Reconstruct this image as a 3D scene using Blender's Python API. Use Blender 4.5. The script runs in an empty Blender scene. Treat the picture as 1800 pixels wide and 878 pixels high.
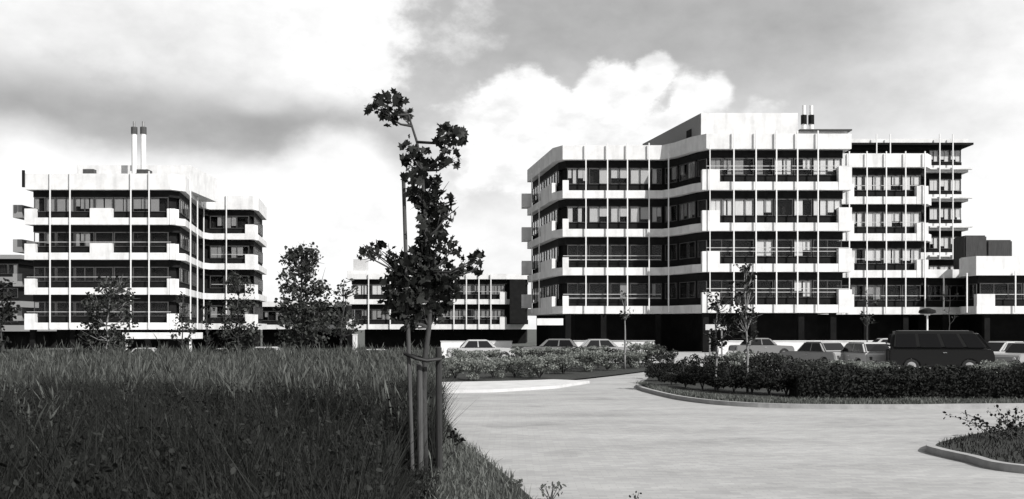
import bpy, bmesh, math, random
import numpy as np
from mathutils import Vector, Matrix

random.seed(7)
RNG = np.random.default_rng(11)
sc = bpy.context.scene
COL = sc.collection

F = 1700.0          # focal length in photograph pixels (1800 wide)
EYE = 2.05          # eye height
HOR = 578.0         # horizon row


def PX(px, Y):
    return (px - 900.0) / F * Y


def PZ(py, Y):
    return EYE - (py - HOR) / F * Y


def G(px, py):
    Y = EYE * F / (py - HOR)
    return (PX(px, Y), Y)


# ------------------------------------------------------------------ materials
def new_mat(name):
    m = bpy.data.materials.new(name)
    m.use_nodes = True
    nt = m.node_tree
    nt.nodes.clear()
    out = nt.nodes.new('ShaderNodeOutputMaterial')
    return m, nt, out


def node(nt, typ, **kw):
    n = nt.nodes.new(typ)
    for k, v in kw.items():
        setattr(n, k, v)
    return n


def surf(name, lo, hi, scale=3.0, rough=0.7, tint=(1, 1, 1), bump=0.0, bscale=40.0, detail=6,
         stretch=(1, 1, 1), metallic=0.0, spec=0.4, streak=0.0):
    """noise-mottled surface between the greys lo and hi"""
    m, nt, out = new_mat(name)
    L = nt.links
    b = node(nt, 'ShaderNodeBsdfPrincipled')
    tc = node(nt, 'ShaderNodeTexCoord')
    mp = node(nt, 'ShaderNodeMapping')
    mp.inputs['Scale'].default_value = stretch
    L.new(tc.outputs['Object'], mp.inputs['Vector'])
    n1 = node(nt, 'ShaderNodeTexNoise')
    n1.inputs['Scale'].default_value = scale
    n1.inputs['Detail'].default_value = detail
    n1.inputs['Roughness'].default_value = 0.65
    L.new(mp.outputs[0], n1.inputs['Vector'])
    cr = node(nt, 'ShaderNodeValToRGB')
    cr.color_ramp.elements[0].position = 0.30
    cr.color_ramp.elements[1].position = 0.72
    cr.color_ramp.elements[0].color = (lo * tint[0], lo * tint[1], lo * tint[2], 1)
    cr.color_ramp.elements[1].color = (hi * tint[0], hi * tint[1], hi * tint[2], 1)
    L.new(n1.outputs['Fac'], cr.inputs['Fac'])
    col = cr.outputs['Color']
    if streak > 0:      # rain streaks running down the face
        mp2 = node(nt, 'ShaderNodeMapping')
        mp2.inputs['Scale'].default_value = (.9, .9, 0.16)
        L.new(tc.outputs['Object'], mp2.inputs['Vector'])
        n3 = node(nt, 'ShaderNodeTexNoise')
        n3.inputs['Scale'].default_value = 1.6
        n3.inputs['Detail'].default_value = 7
        L.new(mp2.outputs[0], n3.inputs['Vector'])
        r3 = node(nt, 'ShaderNodeMapRange')
        r3.inputs['From Min'].default_value = 0.5
        r3.inputs['From Max'].default_value = 0.75
        r3.inputs['To Min'].default_value = 1.0
        r3.inputs['To Max'].default_value = 1.0 - streak
        L.new(n3.outputs['Fac'], r3.inputs['Value'])
        mx = node(nt, 'ShaderNodeMix', data_type='RGBA', blend_type='MULTIPLY')
        mx.inputs['Factor'].default_value = 1.0
        L.new(col, mx.inputs['A'])
        cc = node(nt, 'ShaderNodeCombineColor')
        for i in range(3):
            L.new(r3.outputs[0], cc.inputs[i])
        L.new(cc.outputs[0], mx.inputs['B'])
        col = mx.outputs['Result']
    L.new(col, b.inputs['Base Color'])
    b.inputs['Roughness'].default_value = rough
    b.inputs['Metallic'].default_value = metallic
    b.inputs['Specular IOR Level'].default_value = spec
    if bump > 0:
        n2 = node(nt, 'ShaderNodeTexNoise')
        n2.inputs['Scale'].default_value = bscale
        n2.inputs['Detail'].default_value = 4
        L.new(mp.outputs[0], n2.inputs['Vector'])
        bp = node(nt, 'ShaderNodeBump')
        bp.inputs['Strength'].default_value = bump
        bp.inputs['Distance'].default_value = 0.02
        L.new(n2.outputs['Fac'], bp.inputs['Height'])
        L.new(bp.outputs[0], b.inputs['Normal'])
    L.new(b.outputs[0], out.inputs['Surface'])
    return m


def leaf_mat(name, lo, hi, transl=0.3, rough=0.55):
    m, nt, out = new_mat(name)
    L = nt.links
    geo = node(nt, 'ShaderNodeNewGeometry')
    cr = node(nt, 'ShaderNodeValToRGB')
    cr.color_ramp.elements[0].color = (lo * .97, lo * 1.04, lo * .96, 1)
    cr.color_ramp.elements[1].color = (hi * .98, hi * 1.02, hi * .96, 1)
    L.new(geo.outputs['Random Per Island'], cr.inputs['Fac'])
    b = node(nt, 'ShaderNodeBsdfPrincipled')
    b.inputs['Roughness'].default_value = rough
    b.inputs['Specular IOR Level'].default_value = 0.18
    L.new(cr.outputs[0], b.inputs['Base Color'])
    t = node(nt, 'ShaderNodeBsdfTranslucent')
    L.new(cr.outputs[0], t.inputs['Color'])
    mx = node(nt, 'ShaderNodeMixShader')
    mx.inputs[0].default_value = transl
    L.new(b.outputs[0], mx.inputs[1])
    L.new(t.outputs[0], mx.inputs[2])
    L.new(mx.outputs[0], out.inputs['Surface'])
    return m


def glass_mat(name):
    m, nt, out = new_mat(name)
    L = nt.links
    tr = node(nt, 'ShaderNodeBsdfTransparent')
    tr.inputs[0].default_value = (.95, .95, .95, 1)
    gl = node(nt, 'ShaderNodeBsdfGlossy')
    gl.inputs['Roughness'].default_value = 0.03
    lw = node(nt, 'ShaderNodeLayerWeight')      # same from both sides, so daylight gets in
    pw = node(nt, 'ShaderNodeMath', operation='POWER')
    L.new(lw.outputs['Facing'], pw.inputs[0])
    pw.inputs[1].default_value = 4.0
    fr = node(nt, 'ShaderNodeMath', operation='MULTIPLY_ADD')
    L.new(pw.outputs[0], fr.inputs[0])
    fr.inputs[1].default_value = .6
    fr.inputs[2].default_value = .014
    tc = node(nt, 'ShaderNodeTexCoord')
    ns = node(nt, 'ShaderNodeTexNoise')
    ns.inputs['Scale'].default_value = 0.8
    L.new(tc.outputs['Object'], ns.inputs['Vector'])
    bp = node(nt, 'ShaderNodeBump')
    bp.inputs['Strength'].default_value = 0.025
    L.new(ns.outputs['Fac'], bp.inputs['Height'])
    L.new(bp.outputs[0], gl.inputs['Normal'])
    mx = node(nt, 'ShaderNodeMixShader')
    L.new(fr.outputs[0], mx.inputs[0])
    L.new(tr.outputs[0], mx.inputs[1])
    L.new(gl.outputs[0], mx.inputs[2])
    L.new(mx.outputs[0], out.inputs['Surface'])
    return m


def blind_mat(name, lo, hi):
    m, nt, out = new_mat(name)
    L = nt.links
    tc = node(nt, 'ShaderNodeTexCoord')
    w = node(nt, 'ShaderNodeTexWave')
    w.wave_type = 'BANDS'
    w.bands_direction = 'X'
    w.inputs['Scale'].default_value = 3.0
    w.inputs['Distortion'].default_value = 2.5
    L.new(tc.outputs['Object'], w.inputs['Vector'])
    cr = node(nt, 'ShaderNodeValToRGB')
    cr.color_ramp.elements[0].color = (lo, lo, lo, 1)
    cr.color_ramp.elements[1].color = (hi, hi, hi, 1)
    L.new(w.outputs['Fac'], cr.inputs['Fac'])
    b = node(nt, 'ShaderNodeBsdfPrincipled')
    b.inputs['Roughness'].default_value = 0.9
    L.new(cr.outputs[0], b.inputs['Base Color'])
    L.new(b.outputs[0], out.inputs['Surface'])
    return m


def paver_mat(name, lo, hi):
    """clinker paving: courses of small pavers with grubby joints and broad worn patches"""
    m, nt, out = new_mat(name)
    L = nt.links
    tc = node(nt, 'ShaderNodeTexCoord')
    br = node(nt, 'ShaderNodeTexBrick')
    br.inputs['Color1'].default_value = (hi, hi, hi * .99, 1)
    br.inputs['Color2'].default_value = (hi * .82, hi * .82, hi * .82, 1)
    br.inputs['Mortar'].default_value = (lo * 1.06, lo * 1.06, lo * 1.06, 1)
    br.inputs['Scale'].default_value = 1.0
    br.inputs['Mortar Size'].default_value = 0.007
    br.inputs['Brick Width'].default_value = 0.21
    br.inputs['Row Height'].default_value = 0.105
    L.new(tc.outputs['Object'], br.inputs['Vector'])
    n1 = node(nt, 'ShaderNodeTexNoise')
    n1.inputs['Scale'].default_value = 0.5
    n1.inputs['Detail'].default_value = 8
    n1.inputs['Roughness'].default_value = 0.6
    mp = node(nt, 'ShaderNodeMapping')
    mp.inputs['Scale'].default_value = (0.5, 1.7, 1)
    mp.inputs['Rotation'].default_value = (0, 0, 0.05)
    L.new(tc.outputs['Object'], mp.inputs['Vector'])
    L.new(mp.outputs[0], n1.inputs['Vector'])
    mr = node(nt, 'ShaderNodeMapRange')
    mr.inputs['From Min'].default_value = 0.3
    mr.inputs['From Max'].default_value = 0.7
    mr.inputs['To Min'].default_value = 0.80
    mr.inputs['To Max'].default_value = 1.1
    L.new(n1.outputs['Fac'], mr.inputs['Value'])
    cc = node(nt, 'ShaderNodeCombineColor')
    for i in range(3):
        L.new(mr.outputs[0], cc.inputs[i])
    mx = node(nt, 'ShaderNodeMix', data_type='RGBA', blend_type='MULTIPLY')
    mx.inputs['Factor'].default_value = 1.0
    L.new(br.outputs['Color'], mx.inputs['A'])
    L.new(cc.outputs[0], mx.inputs['B'])
    n4 = node(nt, 'ShaderNodeTexNoise')        # oil and damp stains
    n4.inputs['Scale'].default_value = 0.75
    n4.inputs['Detail'].default_value = 5
    mp4 = node(nt, 'ShaderNodeMapping')
    mp4.inputs['Scale'].default_value = (.8, 1.0, 1)
    mp4.inputs['Location'].default_value = (4, 7, 0)
    L.new(tc.outputs['Object'], mp4.inputs['Vector'])
    L.new(mp4.outputs[0], n4.inputs['Vector'])
    r4 = node(nt, 'ShaderNodeMapRange')
    r4.inputs['From Min'].default_value = 0.56
    r4.inputs['From Max'].default_value = 0.72
    r4.inputs['To Min'].default_value = 1.0
    r4.inputs['To Max'].default_value = 0.78
    L.new(n4.outputs['Fac'], r4.inputs['Value'])
    c4 = node(nt, 'ShaderNodeCombineColor')
    for i in range(3):
        L.new(r4.outputs[0], c4.inputs[i])
    mx4 = node(nt, 'ShaderNodeMix', data_type='RGBA', blend_type='MULTIPLY')
    mx4.inputs['Factor'].default_value = 1.0
    L.new(mx.outputs['Result'], mx4.inputs['A'])
    L.new(c4.outputs[0], mx4.inputs['B'])
    mx = mx4
    b = node(nt, 'ShaderNodeBsdfPrincipled')
    b.inputs['Roughness'].default_value = 0.85
    b.inputs['Specular IOR Level'].default_value = 0.25
    L.new(mx.outputs['Result'], b.inputs['Base Color'])
    n2 = node(nt, 'ShaderNodeTexNoise')
    n2.inputs['Scale'].default_value = 9
    n2.inputs['Detail'].default_value = 6
    L.new(mp.outputs[0], n2.inputs['Vector'])
    bp = node(nt, 'ShaderNodeBump')
    bp.inputs['Strength'].default_value = 0.35
    bp.inputs['Distance'].default_value = 0.03
    L.new(n2.outputs['Fac'], bp.inputs['Height'])
    L.new(bp.outputs[0], b.inputs['Normal'])
    L.new(b.outputs[0], out.inputs['Surface'])
    return m


M = dict(
    white=surf('white_concrete', .62, .80, .9, .8, bump=.15, streak=.2),
    bandgrey=surf('weathered_concrete', .52, .66, 1.2, .8, bump=.1, streak=.2),
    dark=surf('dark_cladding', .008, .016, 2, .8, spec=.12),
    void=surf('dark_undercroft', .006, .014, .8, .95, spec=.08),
    room=surf('dim_interior', .02, .05, .5, .9),
    frame=surf('window_frame_grey', .05, .09, 4, .6, spec=.2),
    frame_l=surf('window_frame_pale', .42, .55, 4, .5),
    post=surf('white_steel', .72, .8, 4, .45),
    metal=surf('dull_metal', .25, .38, 5, .4, metallic=.6),
    glass=glass_mat('window_glass'),
    blind_w=blind_mat('white_curtain', .55, .80),
    blind_g=blind_mat('grey_curtain', .16, .34),
    blind_m=blind_mat('pale_grey_curtain', .36, .62),
    midgrey=surf('grey_trim_and_side_shade', .20, .30, 8, .8, bump=.3, stretch=(1, 1, 6)),  # grey trim; also paints the shade on the rooftop storey's left wall
    roof=surf('roof_gravel', .25, .4, 3, .9),
    plant=surf('plant_room_dark', .025, .06, 1.6, .8, stretch=(6, 6, .6)),
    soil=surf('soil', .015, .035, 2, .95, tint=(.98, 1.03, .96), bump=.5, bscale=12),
    turf=surf('turf', .045, .10, 6, .95, tint=(.98, 1.03, .96), bump=.6, bscale=30),
    ground=surf('open_ground', .05, .11, .6, .95, tint=(.98, 1.03, .96)),
    road=paver_mat('clinker_paving', .31, .40),
    lot=surf('pale_paving', .30, .44, .7, .85, bump=.1),
    path=surf('pale_concrete_path', .46, .6, 1.6, .8, bump=.1),
    kerb=surf('kerb_concrete', .24, .38, 3, .85, bump=.2),
    bark=surf('bark', .03, .06, 20, .9, bump=.5, stretch=(1, 1, .3)),
    barkpale=surf('pale_bark', .16, .26, 20, .9, bump=.3, stretch=(1, 1, .3)),
    stake=surf('weathered_wood', .04, .10, 12, .85, bump=.4, stretch=(2, 2, .15)),
    stakedark=surf('dark_wood', .015, .04, 12, .85, bump=.4, stretch=(2, 2, .15)),
    strap=surf('black_rubber_strap', .012, .02, 10, .6),
    leaf=leaf_mat('maple_leaf', .008, .045, .3),
    leafm=leaf_mat('mid_leaf', .025, .075, .3),
    leafl=leaf_mat('pale_leaf', .13, .34, .35),
    leafd=leaf_mat('dark_leaf', .008, .024, .2, .7),
    hedge=leaf_mat('hedge_leaf', .008, .022, .15, .7),
    grassd=leaf_mat('dark_grass', .010, .034, .25, .7),
    grassl=leaf_mat('pale_grass', .035, .16, .35, .7),
    grassv=leaf_mat('verge_grass', .06, .20, .3),
    tyre=surf('tyre_rubber', .015, .03, 20, .85),
    rim=surf('wheel_rim', .4, .55, 5, .35, metallic=.5),
    chrome=surf('chrome', .6, .7, 5, .2, metallic=.9),
    lampglass=surf('lamp_lens', .5, .65, 10, .15),
    cab=surf('cabin_dark', .02, .035, 3, .7),
)


def carpaint(v, name):
    return surf(name, v * .95, v * 1.03, 1.2, .35, spec=.3)


M['van'] = carpaint(.010, 'dark_van_paint')
M['vanroof'] = carpaint(.22, 'pale_van_roof_paint')  # paler tone for the panel on top of the van
M['car_white'] = carpaint(.42, 'white_car_paint')
M['car_cream'] = carpaint(.28, 'cream_car_paint')
M['car_grey'] = carpaint(.16, 'grey_car_paint')
M['car_dark'] = carpaint(.05, 'dark_car_paint')


# ------------------------------------------------------------------ mesh builder
class MB:
    def __init__(self):
        self.v = []
        self.f = []
        self.m = []

    def add(self, vs, fs, mi=0):
        o = len(self.v)
        self.v.extend([tuple(map(float, p)) for p in vs])
        self.f.extend([tuple(i + o for i in f) for f in fs])
        self.m.extend([mi] * len(fs))

    def box(self, x0, x1, y0, y1, z0, z1, mi=0):
        vs = [(x0, y0, z0), (x1, y0, z0), (x1, y1, z0), (x0, y1, z0),
              (x0, y0, z1), (x1, y0, z1), (x1, y1, z1), (x0, y1, z1)]
        self.add(vs, [(0, 3, 2, 1), (4, 5, 6, 7), (0, 1, 5, 4), (1, 2, 6, 5), (2, 3, 7, 6), (3, 0, 4, 7)], mi)

    def obox(self, p, u, a0, a1, d0, d1, z0, z1, mi=0):
        """box in a facade frame: along u from a0 to a1, outward depth d0..d1"""
        ux, uy = u
        nx, ny = uy, -ux
        q = []
        for z in (z0, z1):
            for a, d in ((a0, d0), (a1, d0), (a1, d1), (a0, d1)):
                q.append((p[0] + ux * a + nx * d, p[1] + uy * a + ny * d, z))
        self.add(q, [(0, 1, 2, 3), (7, 6, 5, 4), (4, 5, 1, 0), (5, 6, 2, 1), (6, 7, 3, 2), (7, 4, 0, 3)], mi)

    def prism(self, poly, z0, z1, mi=0):
        n = len(poly)
        vs = [(x, y, z0) for x, y in poly] + [(x, y, z1) for x, y in poly]
        fs = [tuple(range(n - 1, -1, -1)), tuple(range(n, 2 * n))]
        for i in range(n):
            j = (i + 1) % n
            fs.append((i, j, n + j, n + i))
        self.add(vs, fs, mi)

    def sweep(self, poly, prof, mi=0):
        """closed profile [(inward offset, z)] swept along an open facade line"""
        rows = [offset(poly, d) for d, z in prof]
        n, k = len(poly), len(prof)
        vs = [(rows[j][i][0], rows[j][i][1], prof[j][1]) for i in range(n) for j in range(k)]
        fs = []
        for i in range(n - 1):
            for j in range(k):
                jj = (j + 1) % k
                fs.append((i * k + j, i * k + jj, (i + 1) * k + jj, (i + 1) * k + j))
        fs.append(tuple(range(k)))
        fs.append(tuple((n - 1) * k + j for j in range(k - 1, -1, -1)))
        self.add(vs, fs, mi)

    def tube(self, path, radii, n=7, mi=0, cap=True):
        path = [Vector(p) for p in path]
        k = len(path)
        if not hasattr(radii, '__len__'):
            radii = [radii] * k
        rings = []
        ref = Vector((0, 1, 0))
        for i, p in enumerate(path):
            t = (path[min(i + 1, k - 1)] - path[max(i - 1, 0)]).normalized()
            r = ref if abs(t.dot(ref)) < .95 else Vector((1, 0, 0))
            a = t.cross(r).normalized()
            b = t.cross(a)
            rings.append([p + (a * math.cos(2 * math.pi * j / n) + b * math.sin(2 * math.pi * j / n)) * radii[i]
                          for j in range(n)])
        vs = [q for r in rings for q in r]
        fs = []
        for i in range(k - 1):
            for j in range(n):
                jj = (j + 1) % n
                fs.append((i * n + j, i * n + jj, (i + 1) * n + jj, (i + 1) * n + j))
        if cap:
            fs.append(tuple(range(n - 1, -1, -1)))
            fs.append(tuple((k - 1) * n + j for j in range(n)))
        self.add(vs, fs, mi)

    def build(self, name, mats, parent=None, smooth=False, bevel=0.0, recalc=True):
        me = bpy.data.meshes.new(name)
        off = Vector((0, 0, 0))
        p = parent
        while p is not None:
            off += p.location
            p = p.parent
        me.from_pydata([(x - off.x, y - off.y, z - off.z) for x, y, z in self.v], [], self.f)
        if not isinstance(mats, (list, tuple)):
            mats = [mats]
        for m in mats:
            me.materials.append(M[m] if isinstance(m, str) else m)
        me.polygons.foreach_set('material_index', self.m)
        if recalc or bevel > 0:
            bm = bmesh.new()
            bm.from_mesh(me)
            bmesh.ops.recalc_face_normals(bm, faces=bm.faces)
            if bevel > 0:
                bmesh.ops.bevel(bm, geom=[e for e in bm.edges if e.is_manifold and e.calc_face_angle(0) > .5],
                                offset=bevel, segments=2, affect='EDGES', clamp_overlap=True)
            bm.to_mesh(me)
            bm.free()
        if smooth:
            me.polygons.foreach_set('use_smooth', [True] * len(me.polygons))
        me.update()
        o = bpy.data.objects.new(name, me)
        COL.objects.link(o)
        o.parent = parent
        return o


def offset(poly, d):
    """inward offset (to the left of travel) of an open line, mitred"""
    n = len(poly)
    res = []
    nr = []
    for i in range(n - 1):
        dx, dy = poly[i + 1][0] - poly[i][0], poly[i + 1][1] - poly[i][1]
        l = math.hypot(dx, dy)
        nr.append((-dy / l, dx / l))
    for i in range(n):
        if i == 0:
            m, c = nr[0], 1
        elif i == n - 1:
            m, c = nr[-1], 1
        else:
            a, b = nr[i - 1], nr[i]
            mx, my = a[0] + b[0], a[1] + b[1]
            l = math.hypot(mx, my)
            m = (mx / l, my / l)
            c = max(.4, m[0] * a[0] + m[1] * a[1])
        res.append((poly[i][0] + m[0] * d / c, poly[i][1] + m[1] * d / c))
    return res


def tag(o, label=None, cat=None, group=None, kind=None):
    if label:
        o['label'] = label
    if cat:
        o['category'] = cat
    if group:
        o['group'] = group
    if kind:
        o['kind'] = kind
    return o


def empty(name, loc, label, cat, group=None, rz=0.0):
    o = bpy.data.objects.new(name, None)
    COL.objects.link(o)
    o.location = loc
    o.rotation_euler = (0, 0, rz)
    o.empty_display_size = .5
    return tag(o, label, cat, group)


def copy_tree(o, parent=None):
    c = o.copy()
    COL.objects.link(c)
    c.parent = parent
    for ch in list(o.children):
        copy_tree(ch, c)
    return c


def copies(v, f, mi, name, mats, parent):
    me = bpy.data.meshes.new(name)
    off = np.zeros(3)
    p = parent
    while p is not None:
        off += np.array(p.location)
        p = p.parent
    v = np.asarray(v, dtype=np.float64) - off
    me.from_pydata(v.tolist(), [], f)
    for m in (mats if isinstance(mats, (list, tuple)) else [mats]):
        me.materials.append(M[m])
    me.update()
    o = bpy.data.objects.new(name, me)
    COL.objects.link(o)
    o.parent = parent
    return o


# ------------------------------------------------------------------ leaves and grass (numpy)
LEAF_OVAL = np.array([(0, 0, 0), (.32, .35, .05), (.26, .75, .02), (0, 1, -.08), (-.26, .75, .02), (-.32, .35, .05)])
LEAF_LOBED = np.array([(0, 0, 0), (.22, .10, .02), (.52, .18, .06), (.34, .42, .02), (.50, .72, .0), (.20, .66, -.02),
                       (0, 1.0, -.1), (-.20, .66, -.02), (-.50, .72, .0), (-.34, .42, .02), (-.52, .18, .06), (-.22, .10, .02)])


def rand_rot(n, tilt=1.0):
    """random frames; tilt limits how far the leaf normal leaves the vertical"""
    nz = RNG.normal(size=(n, 3)) * np.array([tilt, tilt, 1.0])
    nz[:, 2] = np.abs(nz[:, 2]) + .15
    nz /= np.linalg.norm(nz, axis=1, keepdims=True)
    t = RNG.normal(size=(n, 3))
    t -= (t * nz).sum(1, keepdims=True) * nz
    t /= np.linalg.norm(t, axis=1, keepdims=True)
    b = np.cross(nz, t)
    return t, b, nz


def leaf_cloud(centers, size, shape=LEAF_OVAL, tilt=1.2, jitter=.45):
    n = len(centers)
    t, b, nz = rand_rot(n, tilt)
    s = size * (1 + RNG.uniform(-jitter, jitter, n))
    k = len(shape)
    v = (centers[:, None, :] + s[:, None, None] * (shape[None, :, 0:1] * t[:, None, :]
         + (shape[None, :, 1:2] - .4) * b[:, None, :] + shape[None, :, 2:3] * nz[:, None, :]))
    f = [tuple(range(i * k, i * k + k)) for i in range(n)]
    return v.reshape(-1, 3), f


def ball(n, c, r, shell=.35):
    d = RNG.normal(size=(n, 3))
    d /= np.linalg.norm(d, axis=1, keepdims=True)
    rad = (shell + (1 - shell) * RNG.uniform(0, 1, n)) ** .6
    return np.asarray(c) + d * rad[:, None] * np.asarray(r)


def blades(xy, z, h, w, lean=.35, seed_head=0.0):
    n = len(xy)
    a = RNG.uniform(0, 2 * np.pi, n)
    dx, dy = np.cos(a), np.sin(a)
    la = RNG.uniform(0, 2 * np.pi, n)
    ln = RNG.uniform(.05, 1, n) * lean * h
    v = np.zeros((n, 7 if seed_head else 5, 3))
    prof = [(0, 1.0), (.55, .8), (1.0, 0)] if not seed_head else [(0, .8), (.72, .55), (.86, seed_head), (1.0, 0)]
    idx = 0
    for (t, ww) in prof:
        cx = xy[:, 0] + np.cos(la) * ln * t ** 2
        cy = xy[:, 1] + np.sin(la) * ln * t ** 2
        cz = z + h * t * (1 - .18 * t * lean)
        if ww == 0:
            v[:, idx] = np.stack([cx, cy, cz], 1)
            idx += 1
        else:
            v[:, idx] = np.stack([cx - dx * w * ww / 2, cy - dy * w * ww / 2, cz], 1)
            v[:, idx + 1] = np.stack([cx + dx * w * ww / 2, cy + dy * w * ww / 2, cz], 1)
            idx += 2
    k = idx
    f = []
    for i in range(n):
        o = i * k
        f.append((o, o + 1, o + 3, o + 2))
        if seed_head:
            f.append((o + 2, o + 3, o + 5, o + 4))
            f.append((o + 4, o + 5, o + 6))
        else:
            f.append((o + 2, o + 3, o + 4))
    return v.reshape(-1, 3), f


# ------------------------------------------------------------------ the terrain
def ground_z(x, y):
    """the land dips a little towards the left and middle buildings"""
    t = min(1, max(0, (y - 55) / 25)) * min(1, max(0, (2 - x) / 10))
    t = t * t * (3 - 2 * t)
    return -1.0 * t


def grid_ground():
    mb = MB()
    xs = list(np.linspace(-120, 120, 61))
    ys = list(np.linspace(-30, 190, 56))
    xs = [-1500, -500, -200] + xs + [200, 500, 1500]
    ys = [-600, -150] + ys + [300, 700, 2500]
    n = len(xs)
    vs = [(x, y, ground_z(x, y)) for y in ys for x in xs]
    fs = [(j * n + i, j * n + i + 1, (j + 1) * n + i + 1, (j + 1) * n + i) for j in range(len(ys) - 1) for i in range(n - 1)]
    mb.add(vs, fs)
    return tag(mb.build('ground', 'ground'), kind='structure')


grid_ground()


def sheet(name, poly, z, mat):
    mb = MB()
    mb.add([(x, y, z) for x, y in poly], [tuple(range(len(poly)))])
    o = mb.build(name, mat, recalc=False)
    if o.data.polygons[0].normal.z < 0:
        o.data.flip_normals()
    return tag(o, kind='structure')


def smooth_line(pts, n=6):
    """Catmull-Rom through the points"""
    out = []
    P = [pts[0]] + list(pts) + [pts[-1]]
    for i in range(1, len(P) - 2):
        p0, p1, p2, p3 = [np.array(q, float) for q in P[i - 1:i + 3]]
        for k in range(n):
            t = k / n
            out.append(tuple(.5 * (2 * p1 + (p2 - p0) * t + (2 * p0 - 5 * p1 + 4 * p2 - p3) * t ** 2 + (3 * p1 - p0 - 3 * p2 + p3) * t ** 3)))
    out.append(tuple(pts[-1]))
    return out


# left road edge from the bottom of the frame up to the pavement
left_edge = smooth_line([(1.3, 4), (.75, 8), (.22, 11.6), (-.35, 14.7), (-1.06, 18.1), (-1.9, 23.5), (-3.4, 28.6), (-7, 31.6), (-14, 33)])
bed_edge = smooth_line([(-14, 35.2), (-5, 35.2), (-2.3, 35.4), (1.6, 37.2), G(1060, 664), (6.3, 45.5), (9.5, 52)])
isl_front = smooth_line([(9.0, 45.0), (6.55, 44.0), G(1142, 662), G(1127, 674), G(1120, 684), G(1150, 694), G(1200, 705), G(1280, 714), G(1400, 719), G(1600, 720), G(1800, 718), (30, 26), (60, 25)])
corner_front = smooth_line([(26, 18), (12, 19.6), G(1740, 766), G(1650, 783), G(1628, 793), G(1640, 800), G(1700, 814), G(1800, 834), (9.5, 12), (14, 9)])

sheet('road', [(-40, -4), (60, -4), (70, 60), (-14, 60), (-40, 33)], .004, 'road')
lot_poly = [(8.5, 46.2), (9.5, 52), (9.5, 56), (2.6, 58), (2.6, 86), (75, 86), (75, 36), (13, 38.5)]
sheet('parking_area', lot_poly, .008, 'lot')
# pale footpath along the bed
path_poly = [p for p in bed_edge if p[0] < 1.8] + [(2.9, 36.2), (1.5, 33.0), (-.6, 31.0), (-3.2, 30.2), (-8, 31.8), (-14, 33.2)]


def slab(name, poly, z0, z1, mat):
    mb = MB()
    mb.prism(poly, z0, z1)
    return tag(mb.build(name, mat), kind='structure')


slab('footpath', path_poly, -.05, .10, 'path')


def kerb(name, line, side, w=.14, h=.12):
    """kerb running along a line; side +1 puts it on the left of travel"""
    pl = line if side > 0 else line[::-1]
    mb = MB()
    mb.sweep(pl, [(0, -.05), (0, h), (w, h), (w, -.05)])
    return tag(mb.build(name, 'kerb'), kind='structure')


def bed(name, line, closing, mat, z=.10, side=1, w=.14):
    inner = offset(line if side > 0 else line[::-1], w + .003)
    mb = MB()
    poly = inner + closing
    mb.add([(x, y, z) for x, y in poly], [tuple(range(len(poly)))])
    o = mb.build(name, mat, recalc=False)
    if o.data.polygons[0].normal.z < 0:
        o.data.flip_normals()
    return tag(o, kind='structure')


kerb('kerb', isl_front, 1)
bed('planting_bed', isl_front, [(60, 36), (13, 38.2)], 'soil')
kerb('kerb', corner_front, 1)
bed('planting_bed', corner_front, [(30, 9), (30, 18)], 'soil')
bed('planting_bed', bed_edge, [(9.2, 56), (2.2, 57), (-14, 57)], 'soil', z=.06, side=1, w=.0)
# left meadow ground and its short verge
bed('meadow', left_edge[::-1], [(1, 3), (-70, 2), (-70, 58), (-15, 58), (-15, 33.3)], 'soil', z=.03, side=1, w=.0)

# ------------------------------------------------------------------ the tall vegetation on the left (stuff)
def field(n, y0, y1, pad=1.5, power=1.0):
    """random points left of the sight line that closes the meadow on its right"""
    out = []
    while len(out) < n:
        y = y0 + (y1 - y0) * RNG.uniform(0, 1) ** power
        l = -.56 * y - pad
        r = -.074 * y - .03
        if RNG.uniform() < (r - l) / (.56 * y1 + pad):
            out.append((RNG.uniform(l, r), y))
    return np.array(out)


pts = field(68000, 4.0, 24.0, power=.8)
clump = .5 + .5 * np.sin(pts[:, 0] * 1.9 + 1.3 * np.sin(pts[:, 1] * 1.1)) * np.cos(pts[:, 1] * 1.6 + pts[:, 0] * .7)
hh = (.78 + .42 * clump) * RNG.uniform(.62, 1.14, len(pts))
tall = RNG.uniform(size=len(pts)) < .05
hh = np.where(tall, hh * 1.3, hh) * (1 - .35 * np.clip((pts[:, 1] - 18) / 6, 0, 1) * RNG.uniform(0, 1, len(pts)))
# the growth is kept low round the foot of the staked maple
col = 900 + F * pts[:, 0] / pts[:, 1]
near_pit = np.clip(1 - np.abs(col - 744) / 62, 0, 1) * np.clip((13.7 - pts[:, 1]) / .3, 0, 1)
hh = hh * (1 - .8 * np.clip(near_pit * 2.2, 0, 1))
v, f = blades(pts, .03, hh, .015, lean=.6)
# broad leaves scattered through it
lp = field(16000, 4.2, 20.5)
lz = RNG.uniform(.2, .95, len(lp))
lc = 900 + F * lp[:, 0] / lp[:, 1]
lz = np.where((np.abs(lc - 744) < 50) & (lp[:, 1] < 13.7), lz * .25, lz)
v2, f2 = leaf_cloud(np.column_stack([lp, lz]), .055, LEAF_OVAL, 1.0)
f2 = [tuple(i + len(v) for i in q) for q in f2]
tag(copies(np.vstack([v, v2]), f + f2, None, 'tall_grass', 'grassd', None),
    'dark dense tall grass and weeds filling the left foreground', 'grass', kind='stuff')

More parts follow.
